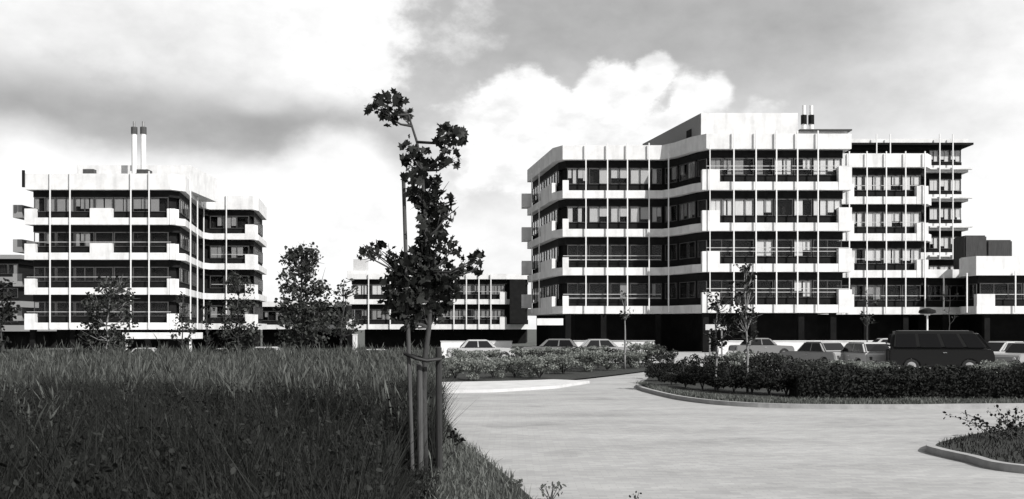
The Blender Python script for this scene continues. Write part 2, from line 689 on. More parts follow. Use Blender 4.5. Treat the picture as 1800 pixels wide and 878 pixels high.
pts = field(52000, 19.0, 56.0, power=.9)
extra = field(3500, 10.0, 21.0, power=.6)
extra = extra[RNG.uniform(size=len(extra)) < ((extra[:, 1] - 9) / 12) ** 1.6]
pts = np.vstack([pts, extra])
hh = RNG.uniform(.7, 1.0, len(pts)) * (.9 + .28 * np.sin(pts[:, 0] * .9) * np.sin(pts[:, 1] * .7))
hh *= np.where(RNG.uniform(size=len(pts)) < .12, 1.25, 1.0) * np.where(RNG.uniform(size=len(pts)) < .03, 1.25, 1.0)
hh *= .86 + .28 * np.sin(pts[:, 0] * 2.7 + pts[:, 1]) ** 2
v, f = blades(pts, .03, hh, .022, lean=.4, seed_head=1.7)
tag(copies(v, f, None, 'seeding_grass', 'grassl', None),
    'pale seeding tall grass standing behind the dark foreground growth', 'grass', kind='stuff')

# short dry verge grass between the growth and the paving
vp = []
le = np.array(left_edge)
while len(vp) < 9000:
    y = RNG.uniform(4.5, 26)
    xr = np.interp(y, le[:, 1], le[:, 0])
    xl = -.074 * y - .15
    if xr > xl:
        x = xr - RNG.uniform(0, 1) ** .8 * (xr - xl) + RNG.normal() * .04
        vp.append((x, y))
vp = np.array(vp)
hh = RNG.uniform(.05, .22, len(vp)) * (.7 + .5 * np.sin(vp[:, 1] * 3.1) ** 2)
v, f = blades(vp, .03, hh, .014, lean=.9)
tag(copies(v, f, None, 'verge_grass', 'grassv', None), 'short dry grass along the edge of the paving', 'grass', kind='stuff')


# pale forecourt before the left and middle buildings, following the dip in the land
mb = MB()
fx = list(np.linspace(-62, 1.5, 33))
fy = list(np.linspace(62, 95, 25))
mb.add([(x, y, ground_z(x, y) + .06) for y in fy for x in fx],
       [(j * 33 + i, j * 33 + i + 1, (j + 1) * 33 + i + 1, (j + 1) * 33 + i) for j in range(24) for i in range(32)])
tag(mb.build('forecourt', 'lot'), kind='structure')

# ------------------------------------------------------------------ buildings
FL = 3.5


def seg_len(a, b):
    return math.hypot(b[0] - a[0], b[1] - a[1])


def unit(a, b):
    l = seg_len(a, b)
    return ((b[0] - a[0]) / l, (b[1] - a[1]) / l)


def wing(root, line, z0, floors, back, bays, wall_mat='dark', base=0.0, recess=.5, band_h=.70, fascia_h=1.3,
         blinds=None, fascia_mats='white', first=0, plinth=2.2, core_top=None, closed_ends=True, low_slab=True,
         trim='white', roof_name='roof', frame='frame', rail_floors=None):
    """one wing of a building: bands per storey, set-back window wall, windows per bay, fascia and roof.
    bays[i] = list of split positions 0..1 along segment i, or None for a blind segment"""
    top = z0 + FL * floors
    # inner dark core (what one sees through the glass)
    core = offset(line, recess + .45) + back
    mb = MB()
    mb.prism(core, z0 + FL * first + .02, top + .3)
    walls = mb
    # spandrel and header strips of the window wall
    for k in range(first, floors):
        zb = z0 + FL * k
        walls.sweep(line, [(recess + .06, zb + .25), (recess + .06, zb + 1.32), (recess + .4, zb + 1.32), (recess + .4, zb + .25)])
        walls.sweep(line, [(recess + .06, zb + 2.80), (recess + .06, zb + FL - .01), (recess + .4, zb + FL - .01), (recess + .4, zb + 2.80)])
    walls.build('wall', wall_mat, root)
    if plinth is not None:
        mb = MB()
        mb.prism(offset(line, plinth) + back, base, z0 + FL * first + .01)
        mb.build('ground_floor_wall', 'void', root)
    # bands
    for k in range(first, floors):
        zb = z0 + FL * k
        mb = MB()
        mb.sweep(line, [(0, zb), (0, zb + band_h), (.16, zb + band_h), (.16, zb + .24),
                        (max(recess + .4, plinth + .1 if (plinth and k == first) else 0), zb + .24),
                        (max(recess + .4, plinth + .1 if (plinth and k == first) else 0), zb)])
        mb.build('balcony_band', trim, root)
    mb = MB()
    mb.sweep(line, [(0, top), (0, top + fascia_h), (.3, top + fascia_h), (.3, top + .3), (recess + .5, top + .3), (recess + .5, top)])
    mb.build('fascia', trim, root)
    mb = MB()
    mb.prism(offset(line, .32) + back, top + .32, top + .5)
    mb.build(roof_name, 'roof', root)
    # windows
    wl = offset(line, recess)
    for i in range(len(line) - 1):
        if not bays or bays[i] is None or seg_len(line[i], line[i + 1]) < 1.2:
            continue
        a, b = wl[i], wl[i + 1]
        L = seg_len(a, b)
        u = unit(a, b)
        sp = [.12 / L] + list(bays[i]) + [1 - .12 / L]
        for k in range(first, floors):
            zb = z0 + FL * k
            zs, zt = zb + 1.33, zb + 2.79
            for j in range(len(sp) - 1):
                a0, a1 = sp[j] * L + .05, sp[j + 1] * L - .05
                if a1 - a0 < .4:
                    continue
                mb = MB()
                mb.obox(a, u, a0 + .06, a1 - .06, -.03, -.015, zs + .06, zt - .06)
                win = mb.build('window', 'glass', root)
                fr = MB()
                fr.obox(a, u, a0, a1, -.07, .03, zs, zs + .06)
                fr.obox(a, u, a0, a1, -.07, .03, zt - .06, zt)
                fr.obox(a, u, a0, a0 + .06, -.07, .03, zs + .062, zt - .062)
                fr.obox(a, u, a1 - .06, a1, -.07, .03, zs + .062, zt - .062)
                nm = max(1, round((a1 - a0) / 1.25))
                for q in range(1, nm):
                    c = a0 + (a1 - a0) * q / nm
                    fr.obox(a, u, c - .03, c + .03, -.068, .028, zs + .062, zt - .062)
                fr.build('frame', frame, win)
                if blinds:
                    bl = blinds(i, k, j)
                    if bl:
                        mat, cover = bl
                        cb = MB()
                        nm2 = max(2, nm * 2)
                        for q in range(nm2):
                            if random.random() < cover:
                                c0 = a0 + (a1 - a0) * q / nm2 + .04
                                c1 = a0 + (a1 - a0) * (q + 1) / nm2 - random.choice([.0, .04, .1])
                                drop = random.choice([.0, .0, .0, .25, .5])
                                cb.obox(a, u, c0, c1, -.12 - .02 * random.random(), -.085, zs + .07 + drop, zt - .07)
                        if cb.v:
                            cb.obox(a, u, a0 + .04, a1 - .04, -.15, -.08, zt - .069, zt - .064)
                            cb.build('curtain', mat, win)
    return top


def post(root, p, z0, z1, w=.10, mat='post'):
    mb = MB()
    mb.box(p[0] - w / 2, p[0] + w / 2, p[1] - w / 2, p[1] + w / 2, z0, z1)
    return mb.build('post', mat, root)


def raised_box(root, line, i, a0, a1, z0, z1, mat='white', d=.55, proud=.035, name='balcony_box'):
    a, b = line[i], line[i + 1]
    mb = MB()
    mb.obox(a, unit(a, b), a0, a1, -d, proud, z0 - .004, z1)
    return mb.build(name, mat, root)


def rail(root, a, b, z, out=-.25):
    mb = MB()
    mb.obox(a, unit(a, b), .05, seg_len(a, b) - .05, out, out + .04, z, z + .05)
    return mb.build('handrail', 'frame_l', root)


def fr(line, i, pxs):
    """photo columns -> fractions along a frontal segment"""
    a, b = line[i], line[i + 1]
    return [(PX(p, a[1]) - a[0]) / (b[0] - a[0]) for p in pxs]


# ---- right complex
ob = empty('office_building', (20, 90, 0),
           'large white banded office building with stepped wings at the right', 'building')
YA, YB, YC, YD = 87.8, 82.6, 91.9, 116.7
Z0 = 3.4
lineAB = [(1.6, 101.5), (3.75, 89.2), (4.6, YA), (13.6, YA), (14.5, 86.6), (15.6, 83.9), (16.6, YB), (29.0, YB), (29.0, 96)]


def blA(i, k, j):
    if i == 2:
        return ('blind_m', .85) if k >= 2 else (('blind_g', .2) if k == 0 else None)
    if i == 6:
        if k == 3:
            return ('blind_w', .9) if j >= 3 else ('blind_g', .5)
        if k == 2:
            return ('blind_w', .8)
        return ('blind_w', .85) if j == 4 else (('blind_w', .25) if j in (1, 2) and k == 1 else None)
    if i == 0:
        return ('blind_w', .6)
    return ('blind_g', .5) if k >= 2 else None


bayA = [[.5], None, fr(lineAB, 2, [1030, 1068, 1103, 1141]), [], [], [],
        fr(lineAB, 6, [1290, 1329, 1365, 1402, 1438]), None]
topA = wing(ob, lineAB, Z0, 4, [(29.0 - .9, 99), (2.6, 102.5)], bayA, blinds=blA, base=-.6)
for p in (1030, 1068, 1103, 1141):
    post(ob, (PX(p, YA - .25), YA - .25), Z0 + .1, topA + 1.45)
post(ob, (14.0, 86.5), Z0 + .1, topA + .4)
post(ob, (PX(1248, YB - .25), YB - .25), Z0 + .1, topA + .3, .07)
for p in (1290, 1329, 1365, 1402, 1438):
    post(ob, (PX(p, YB - .25), YB - .25), Z0 + .1, topA + 1.5)
for t in (.3, .6):
    post(ob, (1.6 + (3.75 - 1.6) * t - .25, 101.5 + (89.2 - 101.5) * t), Z0 + .1, topA + .3)
for k in range(4):
    zb = Z0 + FL * k
    raised_box(ob, lineAB, 2, .0, .55, zb, zb + 1.62)
    raised_box(ob, lineAB, 0, 7.0, 12.3, zb, zb + 1.62, mat='white', d=.4)
    raised_box(ob, lineAB, 6, -.35, 1.15, zb, zb + 1.75)
    raised_box(ob, lineAB, 6, 11.3, 12.42, zb, zb + 2.0)
    if k < 2:
        rail(ob, lineAB[2], lineAB[3], zb + 1.75)
        rail(ob, lineAB[2], lineAB[3], zb + 1.4)
    if k != 2:
        rail(ob, lineAB[6], lineAB[7], zb + 1.75)
        rail(ob, lineAB[6], lineAB[7], zb + 2.05)
# small balcony blocks round the far left corner
for k in range(4):
    zb = Z0 + FL * k
    mb = MB()
    mb.box(1.0, 2.1, 100.6, 102.2, zb + .8, zb + 2.2)
    mb.build('balcony_box', 'white', ob)
# rooftop storey
mb = MB()
pent = [(13.2, 97.5), (16.35, 83.6), (24.7, 83.6), (24.7, 97.5)]
mb.prism(pent, topA + .5, PZ(199, 83.6))
mb.build('rooftop_storey', 'white', ob)
mb = MB()
mb.obox(pent[0], unit(pent[0], pent[1]), .1, 14.1, .003, .08, topA + .55, PZ(199, 83.6) - .05)
mb.build('shade_skin', 'midgrey', ob)  # grey skin puts the shade of this left-facing wall into its colour
mb = MB()
mb.obox(pent[0], unit(pent[0], pent[1]), 11.3, 12.4, .085, .12, topA + 1.4, topA + 2.3)
mb.build('vent_opening', 'dark', ob)
mb = MB()
mb.box(24.75, 29.0, 83.6, 92, topA + .5, PZ(231, 83.6))
mb.build('rooftop_storey', 'white', ob)
mb = MB()
mb.box(24.8, 29.3, 83.3, 92, PZ(231, 83.6) + .004, PZ(228.5, 83.6))
mb.build('roof_edge', 'frame', ob)
for p in (1413, 1426):
    x = PX(p, 86)
    mb = MB()
    mb.tube([(x, 86, topA + 1), (x, 86, PZ(216, 86))], .22, 10)
    fl = mb.build('flue', 'post', ob)
    mb = MB()
    mb.tube([(x, 86, PZ(219, 86)), (x, 86, PZ(203, 86))], .27, 10)
    mb.build('flue_band', 'dark', fl)
    mb = MB()
    mb.tube([(x, 86, PZ(203, 86)), (x, 86, PZ(186, 86))], .16, 10)
    mb.build('flue_tip', 'post', fl)
# C wing
lineC = [(29.3, YC), (PX(1630, YC), YC), (PX(1630, YC) + .9, YC + 1.2), (PX(1630, YC) + 1.2, 103)]


def blC(i, k, j):
    return ('blind_w', .95) if k >= 1 else ('blind_g', .2)


lineC0 = [(PX(1630, YC) + .25, YC + .4), (PX(1720, YC), YC + .4)]
wing(ob, lineC0, Z0, 1, [(PX(1720, YC), 104), (lineC0[0][0], 104)],
     [fr(lineC0, 0, [1659])], blinds=blC, fascia_h=.8, base=-.1)
topC = wing(ob, lineC, Z0, 4, [(40.4, 106), (29.5, 106)],
            [fr(lineC, 0, [1500, 1524, 1558, 1592]), None, None], blinds=blC, base=-.1)
for p in (1493, 1524, 1558, 1592, 1626):
    post(ob, (PX(p, YC - .25), YC - .25), Z0 + .1, topC + 1.45)
post(ob, (PX(1659, YC - .25), YC - .25), Z0 + .1, Z0 + FL + .3)
for k in range(4):
    zb = Z0 + FL * k
    if k:
        raised_box(ob, lineC, 0, seg_len(lineC[0], lineC[1]) - 1.0, seg_len(lineC[0], lineC[1]) + .1, zb, zb + 1.7)
    raised_box(ob, lineC, 0, 2.0, 3.2, zb, zb + 1.9)
    rail(ob, lineC[0], lineC[1], zb + 1.75)
rail(ob, lineC0[0], lineC0[1], Z0 + 1.75)
# D tower behind
lineD = [(PX(1490, YD), YD), (PX(1634, YD), YD), (PX(1702, YD), YD), (PX(1702, YD) + .4, YD + 12)]


def blD(i, k, j):
    return ('blind_w', .95)


topD = wing(ob, lineD, Z0, 6, [(PX(1702, YD) - .6, YD + 13), (PX(1490, YD), YD + 13)],
            [None, [.32, .64], None], blinds=blD, first=1, plinth=None, fascia_h=.55, recess=.5, band_h=.85, frame='frame')
mb = MB()
mb.box(PX(1490, YD), PX(1708, YD), YD - .5, YD + 12, topD - .25, topD - .004)
mb.build('roof_edge', 'dark', ob)
for k in range(1, 6):
    zb = Z0 + FL * k
    mb = MB()
    mb.box(PX(1632, YD), PX(1707, YD), YD - .45, YD - .003, zb + .3, zb + .5)
    mb.build('sun_canopy', 'white', ob)
for p in (1541, 1565, 1652, 1675):
    post(ob, (PX(p, YD - .6), YD - .6), Z0 + (FL * 2), topD + 1.0, .12)
# E low wing
YE = 88.0
lineE = [(PX(1686, 91.7), 91.7), (PX(1690, 89.9), 89.9), (PX(1716, YE), YE), (55.0, YE), (60, YE)]
topE = wing(ob, lineE, Z0, 1, [(60, 103), (PX(1716, YC), 103)], [None, [], [.33, .68], None], fascia_h=1.75, base=-.1)
post(ob, (PX(1697, YE), YE - .3), Z0 + .1, topE + .2)
post(ob, (PX(1785, YE - .25), YE - .25), Z0 + .1, topE + .4)
raised_box(ob, lineE, 2, .05, 1.7, Z0, Z0 + 1.8)
rail(ob, lineE[2], lineE[3], Z0 + 1.75)
for (xa, xb, za, zb_, yy) in ((1696, 1735, 455, 414, 92.5), (1735, 1780, 455, 422, 92.8)):
    mb = MB()
    mb.box(PX(xa, yy) + (.02 if xa > 1700 else 0), PX(xb, yy), yy, yy + 2.5, topE + .5, PZ(zb_, yy))
    mb.build('plant_room', 'plant', ob, bevel=.12)
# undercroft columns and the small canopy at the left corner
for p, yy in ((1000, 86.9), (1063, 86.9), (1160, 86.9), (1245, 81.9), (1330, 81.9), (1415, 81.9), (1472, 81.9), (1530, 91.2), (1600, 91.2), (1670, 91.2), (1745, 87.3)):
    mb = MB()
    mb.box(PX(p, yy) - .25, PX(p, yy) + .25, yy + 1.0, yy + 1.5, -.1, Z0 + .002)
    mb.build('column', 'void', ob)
mb = MB()
mb.box(PX(944, 85.5), PX(990, 85.5), 85.5, 87.7, 2.35, 2.95)
mb.build('canopy', 'white', ob)

# ---- left building
lb = empty('office_building', (-38, 100, 0),
           'white banded office building with twin roof flues at the left', 'building')
Y1, Y2 = 96.7, 112.8
ZL = 1.95
lineL = [(PX(44, Y1) - .3, 108), (PX(44, Y1), Y1), (PX(300, Y1), Y1), (PX(318, Y1), Y1 + 1.3), (PX(358, 111.6), 111.4), (PX(370, Y2), Y2),
         (PX(444, Y2), Y2), (PX(456, 114.5), 114.2), (PX(469, 124), 124)]


def blL(i, k, j):
    if i == 1:
        return ('blind_g', .8) if k == 3 else (('blind_g', .12) if k == 2 else None)
    if i == 3:
        return ('blind_g', .6)
    if i == 5:
        return ('blind_g', .55 if k > 1 else .25)
    return ('blind_g', .3)


bayL = [None, fr(lineL, 1, [88, 123, 160, 195, 230, 262]), None, [.2, .4, .6, .8], None, fr(lineL, 5, [398]), None, [.5]]
topL = wing(lb, lineL, ZL, 4, [(PX(458, 130), 130), (-50, 130), (PX(44, Y1) + .5, 109)], bayL, blinds=blL, base=-1.3, fascia_h=1.6)
for p in (88, 123, 230, 262):
    post(lb, (PX(p, Y1 - .25), Y1 - .25), ZL + .1, topL + 1.8)
for p in (398,):
    post(lb, (PX(p, Y2 - .25), Y2 - .25), ZL + .1, topL + 1.75)
for t in (.12, .5, .88):
    x = lineL[3][0] + (lineL[4][0] - lineL[3][0]) * t + .3
    y = lineL[3][1] + (lineL[4][1] - lineL[3][1]) * t
    post(lb, (x, y), ZL + .1, topL + .3, .10)
LL = seg_len(lineL[1], lineL[2])
for k in range(4):
    zb = ZL + FL * k
    raised_box(lb, lineL, 1, -.05, 1.0, zb, zb + 1.6)
    if k >= 2:
        raised_box(lb, lineL, 1, PX(158, Y1) - lineL[1][0], PX(196, Y1) - lineL[1][0], zb, zb + 1.65)
    raised_box(lb, lineL, 1, PX(294, Y1) - lineL[1][0], PX(302, Y1) - lineL[1][0] + .3, zb, zb + 1.6)
    raised_box(lb, lineL, 2, -.1, .9, zb, zb + 1.6)
    raised_box(lb, lineL, 5, PX(431, Y2) - lineL[5][0], PX(446, Y2) - lineL[5][0], zb, zb + 1.75)
    raised_box(lb, lineL, 6, .1, 1.2, zb, zb + 1.75)
    if k < 3:
        rail(lb, lineL[1], lineL[2], zb + 1.75)
        rail(lb, lineL[5], lineL[6], zb + 1.75)
    mb = MB()
    mb.box(PX(27, 99), PX(43, 99), 98.5, 102, zb + .9, zb + 2.2)
    mb.build('balcony_box', 'midgrey', lb)
mb = MB()
mb.box(PX(41, Y1), PX(45, Y1), Y1 - .3, Y1 - .1, topL + .2, topL + 1.9)
mb.build('downpipe', 'dark', lb)
mb = MB()
mb.box(PX(135, 101), PX(335, 101), 101, 110, topL + .5, PZ(291, 101))
mb.build('rooftop_storey', 'white', lb)
for p in (236, 252):
    x = PX(p, 99)
    mb = MB()
    mb.tube([(x, 99, topL + .5), (x, 99, PZ(236, 99))], .26, 12)
    fl = mb.build('flue', 'post', lb)
    mb = MB()
    mb.tube([(x, 99, PZ(236, 99)), (x, 99, PZ(224, 99))], .32, 12)
    mb.build('flue_band', 'frame', fl)
    mb = MB()
    mb.tube([(x, 99, PZ(224, 99)), (x, 99, PZ(214, 99))], .14, 8)
    mb.build('flue_tip', 'metal', fl)
mb = MB()
mb.box(PX(240, 98.4), PX(260, 98.4), 98.4, 99.6, topL + .5, PZ(298, 98.4))
mb.build('roof_vent', 'frame', lb)
mb = MB()
mb.box(PX(144, 100), PX(163, 100), 100.2, 100.9, topL + .5, PZ(297, 100))
mb.build('roof_vent', 'frame', lb)
# entrance canopy
mb = MB()
mb.box(PX(215, 94), PX(342, 94), 94, 96.5, PZ(596, 94), PZ(585, 94))
mb.build('canopy', 'white', lb)
for p in (222, 335):
    mb = MB()
    mb.box(PX(p, 94.4) - .1, PX(p, 94.4) + .1, 94.3, 94.5, -1.1, PZ(596, 94) + .002)
    mb.build('column', 'post', lb)
for p in (60, 130, 190, 262, 320):
    mb = MB()
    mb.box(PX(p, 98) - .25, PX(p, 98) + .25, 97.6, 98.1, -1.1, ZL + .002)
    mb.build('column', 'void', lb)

# ---- low middle building
cb = empty('low_building', (-8, 140, 0), 'low white two storey block between the two office buildings', 'building')
YM = 135.0
lineM = [(PX(606, YM), 148), (PX(610, YM), YM), (PX(752, YM), YM), (PX(890, YM), YM), (PX(930, YM), YM + .6)]


def blM(i, k, j):
    return ('blind_g', .8) if k == 0 else ('blind_w' if i == 1 else 'blind_g', .75)


topM = wing(cb, lineM, ZL, 2, [(PX(930, YM), 150), (PX(606, YM) + .6, 150)],
            [None, fr(lineM, 1, [648, 686, 720]), fr(lineM, 2, [798, 830, 862]), None], blinds=blM, base=-1.2, fascia_h=.75)
for p in (648, 686, 720, 798, 820, 842, 863):
    post(cb, (PX(p, YM - .25), YM - .25), ZL + .1, topM + .8, .14)
for k in range(2):
    zb = ZL + FL * k
    raised_box(cb, lineM, 1, -.1, .9, zb, zb + 1.7)
    raised_box(cb, lineM, 2, .0, 1.5, zb, zb + 1.7)
    raised_box(cb, lineM, 2, seg_len(lineM[2], lineM[3]) - .9, seg_len(lineM[2], lineM[3]) + .05, zb, zb + 1.7)
    rail(cb, lineM[2], lineM[3], zb + 1.75)
mb = MB()
mb.box(PX(610, 140), PX(684, 140), 140, 147, topM + .5, PZ(476, 140))
mb.build('rooftop_storey', 'white', cb)
mb = MB()
mb.box(PX(621, 141), PX(644, 141), 141, 143, PZ(476, 140) + .003, PZ(456, 141))
mb.build('roof_vent', 'frame_l', cb)
mb = MB()
mb.box(PX(896, YM - .8), PX(924, YM - .8), YM - .8, YM + .5, ZL + .8, topM - .1)
mb.build('recess_shade', 'dark', cb)  # dark panel painted in for the shade of a recess
# set-back left part of the low building
YN = 150.0
lineN = [(PX(455, YN), YN), (PX(540, YN), YN), (PX(606, YN), YN)]
topN = wing(cb, lineN, ZL, 1, [(PX(606, YN) - .1, 160), (PX(455, YN), 160)], [[.5], [.5]], blinds=lambda i, k, j: ('blind_g', .5),
            base=-1.2, fascia_h=.8)

# ---- far left dark building
fb = empty('apartment_building', (-75, 145, 0), 'dark building with pale bands cut by the left edge of the photo', 'building')
YF = 140.0
lineF = [(PX(-60, YF), YF), (PX(-8, YF), YF), (PX(36, YF), YF), (PX(42, YF), YF + 12)]
wing(fb, lineF, ZL - .3, 3, [(PX(42, YF) - .8, YF + 13), (PX(-60, YF), YF + 13)], [[.5], [.5], None],
     blinds=lambda i, k, j: ('blind_g', .4), base=-1.3, fascia_h=.6, band_h=.9, trim='midgrey')

# ------------------------------------------------------------------ low white wall in front of the undercroft
mb = MB()
mb.box(PX(1262, 78), PX(1585, 78), 78, 78.3, -.05, 1.0)
lw = mb.build('low_wall', 'white')
tag(lw, 'low white wall running in front of the dark undercroft of the right building', 'wall')
mb = MB()
mb.box(PX(1262, 78) - .05, PX(1585, 78) + .05, 77.95, 78.35, 1.003, 1.09)
mb.build('coping', 'bandgrey', lw)
mb = MB()
mb.box(PX(1005, 80), PX(1150, 80), 80, 80.3, -.1, 1.0)
lw = mb.build('low_wall', 'bandgrey')
tag(lw, 'low grey wall below the left wing of the right building', 'wall')
mb = MB()
mb.box(PX(1005, 80) - .05, PX(1150, 80) + .05, 79.95, 80.35, 1.003, 1.08)
mb.build('coping', 'kerb', lw)
mb = MB()
mb.box(PX(775, 95), PX(900, 95), 95, 95.3, -1.2, PZ(601, 95))
lw = mb.build('low_wall', 'white')
tag(lw, 'low white wall behind the shrubs in front of the low middle building', 'wall')
mb = MB()
mb.box(PX(775, 95) - .05, PX(900, 95) + .05, 94.95, 95.35, PZ(601, 95) + .003, PZ(601, 95) + .08)
mb.build('coping', 'bandgrey', lw)


# ------------------------------------------------------------------ trees
def sky_tree(name, base, label, cat, group, trunk_path, trunk_r, clumps, leaf, n_per, shape, mat, bark='bark', tilt=1.1, flat=1.0):
    """clumps: (x, y, z, r) in world space; every clump is fed by a limb from the trunk"""
    root = empty(name, base, label, cat, group)
    tr = MB()
    k = len(trunk_path)
    tr.tube(trunk_path, [trunk_r * (1 - .75 * i / (k - 1)) for i in range(k)], 9)
    tp = [Vector(p) for p in trunk_path]
    tr.build('trunk', bark, root, smooth=True)
    lm = MB()
    cen = []
    for (x, y, z, r) in clumps:
        c = Vector((x, y, z))
        cand = [p for p in tp if p.z < z - .15 * r] or [tp[len(tp) // 2]]
        q = min(cand, key=lambda p: (p - c).length + .4 * abs(p.z - (z - 1.2 * r)))
        mid = (q + c) / 2 + Vector((0, 0, -.12 * (c - q).length)) + Vector((random.uniform(-.05, .05), random.uniform(-.05, .05), 0)) * (c - q).length
        rr = max(trunk_r * .12, min(trunk_r * .42, .05 * (c - q).length + trunk_r * .1))
        lm.tube([q, mid, c], [rr, rr * .7, rr * .3], 6)
        for t in range(3):
            e = c + Vector(RNG.normal(size=3)) * r * .6
            lm.tube([mid if t == 0 else c - (c - mid) * .3, e], [rr * .4, rr * .12], 4)
        n = max(4, int(n_per * (r ** 2)))
        cen.append(ball(n, (x, y, z), (r, r, r * flat), .15))
    lm.build('branches', bark, root, smooth=True)
    v, f = leaf_cloud(np.vstack(cen), leaf, shape, tilt)
    copies(v, f, None, 'crown', mat, root)
    return root


# the young maple in the middle, tied to stakes
YT = 13.3
mpp = 1 / (F / YT)


def T(px, py, dy=0.0):
    return (PX(px, YT), YT + dy, PZ(py, YT))


trunk = [T(748, 838), T(746, 760), T(745, 690), T(747, 630), T(754, 575), T(756, 530), T(752, 480), T(749, 420), T(746, 360), T(742, 300), T(733, 250), T(724, 222), T(718, 202)]
cl = []
def C_(px, py, rpx, dy=0.0):
    cl.append((*T(px, py, dy), rpx * 1.3 * mpp))
for a in ((668, 185, 19), (692, 180, 19), (710, 200, 11), (686, 206, 13), (655, 190, 10),
          (795, 240, 20), (786, 262, 16), (806, 238, 12), (800, 288, 9), (776, 285, 12),
          (720, 262, 14), (742, 268, 14), (735, 295, 16), (716, 285, 10), (758, 288, 9),
          (728, 320, 18), (752, 330, 18), (740, 352, 16), (762, 312, 12), (722, 338, 10),
          (755, 370, 20), (775, 345, 14), (790, 375, 15), (765, 395, 18), (744, 392, 12), (795, 352, 8),
          (755, 420, 22), (775, 425, 18), (742, 438, 18), (795, 438, 12),
          (650, 438, 15), (636, 446, 10), (668, 440, 12), (690, 452, 14), (708, 458, 14),
          (825, 462, 15), (840, 456, 10), (815, 470, 10), (838, 474, 8),
          (735, 470, 26), (765, 465, 26), (720, 490, 24), (750, 505, 30), (780, 500, 22), (700, 480, 16),
          (710, 525, 24), (690, 520, 18), (740, 540, 24), (725, 555, 18), (765, 530, 18), (705, 550, 16), (792, 478, 12), (800, 510, 10),
          (715, 470, 20), (690, 490, 16), (730, 515, 26), (755, 480, 28), (775, 520, 22), (745, 555, 18), (690, 535, 14), (795, 495, 14), (720, 570, 12), (765, 550, 14), (740, 450, 20)):
    C_(*a, dy=random.uniform(-.28, .28))
sky_tree('young_tree', (PX(748, YT), YT, 0), 'young maple tree with sparse large dark leaves tied to stakes in the foreground', 'tree', None,
         trunk, .048, cl, .105, 820, LEAF_LOBED, 'leaf', tilt=1.6)


def stake(px0, py0, px1, py1, r, label, mat, dy):
    mb = MB()
    a, b = T(px0, py0, dy), T(px1, py1, dy)
    a = (a[0], a[1], 0.0)
    mb.tube([a, tuple((Vector(a) + Vector(b)) / 2), b], [r * 1.05, r, r * .92], 10)
    mb.tube([b, (b[0], b[1], b[2] + .015)], [r * .9, r * .55], 10)
    return tag(mb.build('tree_stake', mat, smooth=False), label, 'stake')


stake(727, 840, 711, 318, .028, 'tall thin stake rising through the crown of the young maple', 'stake', -.12)
stake(740, 840, 738, 640, .042, 'thick wooden stake close beside the trunk of the young maple', 'stake', -.05)
stake(772, 840, 771, 612, .046, 'short dark wooden stake at the right of the young maple, nearest the road', 'stakedark', .0)
# ties
mb = MB()
mb.tube([T(715, 622, -.18), T(735, 630, -.2), T(752, 634, -.17), T(776, 630, -.12), T(779, 628, .08), T(752, 634, .13), T(718, 624, .06), T(713, 621, -.1), T(715, 622, -.18)], .026, 7)
tag(mb.build('tree_tie', 'strap', smooth=True), 'black rubber strap tying the young maple to its stakes', 'strap')


def gen_tree(name, px, Y, top, left, right, bottom, label, cat, group, nclump, leaf, dens, mat, bark='bark', trunk_r=.09, base_z=None, rscale=1.0, conic=.5, tilt=1.1):
    gx = PX(px, Y)
    gz = ground_z(gx, Y) if base_z is None else base_z
    zt, zb = PZ(top, Y), PZ(bottom, Y)
    xl, xr = PX(left, Y), PX(right, Y)
    hw = (xr - xl) / 2
    cx = (xl + xr) / 2
    path = [(gx, Y, gz)]
    for i in range(1, 7):
        t = i / 6
        path.append((gx + (cx - gx) * t + random.uniform(-.06, .06) * hw, Y + random.uniform(-.06, .06) * hw, gz + (zt - gz) * .93 * t))
    cl = []
    for _ in range(nclump):
        t = random.random() ** .8
        z = zb + (zt - zb) * t
        w = hw * (1 - conic * t) * (1 if t > .12 else .7)
        r = random.uniform(.22, .42) * hw * (1.25 - .6 * t) * rscale
        a = random.uniform(0, 2 * math.pi)
        d = math.sqrt(random.random()) * max(.1, w - r * .6)
        cl.append((cx + math.cos(a) * d, Y + math.sin(a) * d, z - r * .5, r))
    cl.append((cx, Y, zt - .25 * hw * rscale, .22 * hw * rscale))
    return sky_tree(name, (gx, Y, gz), label, cat, group, path, trunk_r, cl, leaf, dens, LEAF_OVAL, mat, bark, tilt)


gen_tree('broadleaf_tree', 525, 62, 432, 462, 598, 600, 'bushy dark tree with a pointed crown in front of the low middle building', 'tree', None,  95, .23, 95, 'leafm', trunk_r=.13, conic=.52, rscale=.8)
gen_tree('broadleaf_tree', 598, 66, 486, 572, 640, 590, 'small dark tree leaning towards the low middle building, left of the maple', 'tree', None, 34, .22, 100, 'leafm', trunk_r=.09, conic=.35, rscale=.9)
gen_tree('young_tree', 186, 48, 484, 132, 252, 606, 'sparse young tree with a pale stem before the left half of the left office building', 'tree', None, 58, .17, 170, 'leafm', 'barkpale', .06, conic=.4, rscale=.8)
gen_tree('young_tree', 420, 50, 478, 372, 466, 608, 'sparse young tree before the recessed right end of the left office building', 'tree', None, 52, .17, 170, 'leafm', 'bark', .06, conic=.4, rscale=.8)
gen_tree('young_tree', 318, 52, 512, 294, 348, 604, 'slight young tree before the entrance canopy of the left office building', 'tree', None, 20, .16, 170, 'leafm', 'bark', .05, conic=.3)
gen_tree('young_tree', 362, 54, 528, 345, 384, 606, 'thin low young tree beside the entrance canopy of the left office building', 'tree', None, 16, .16, 170, 'leafm', 'bark', .05, conic=.3)
gen_tree('broadleaf_tree', 8, 46, 470, -60, 34, 640, 'dense dark tree cut by the left edge of the photo', 'tree', None, 40, .2, 150, 'leafd', trunk_r=.11, conic=.25)
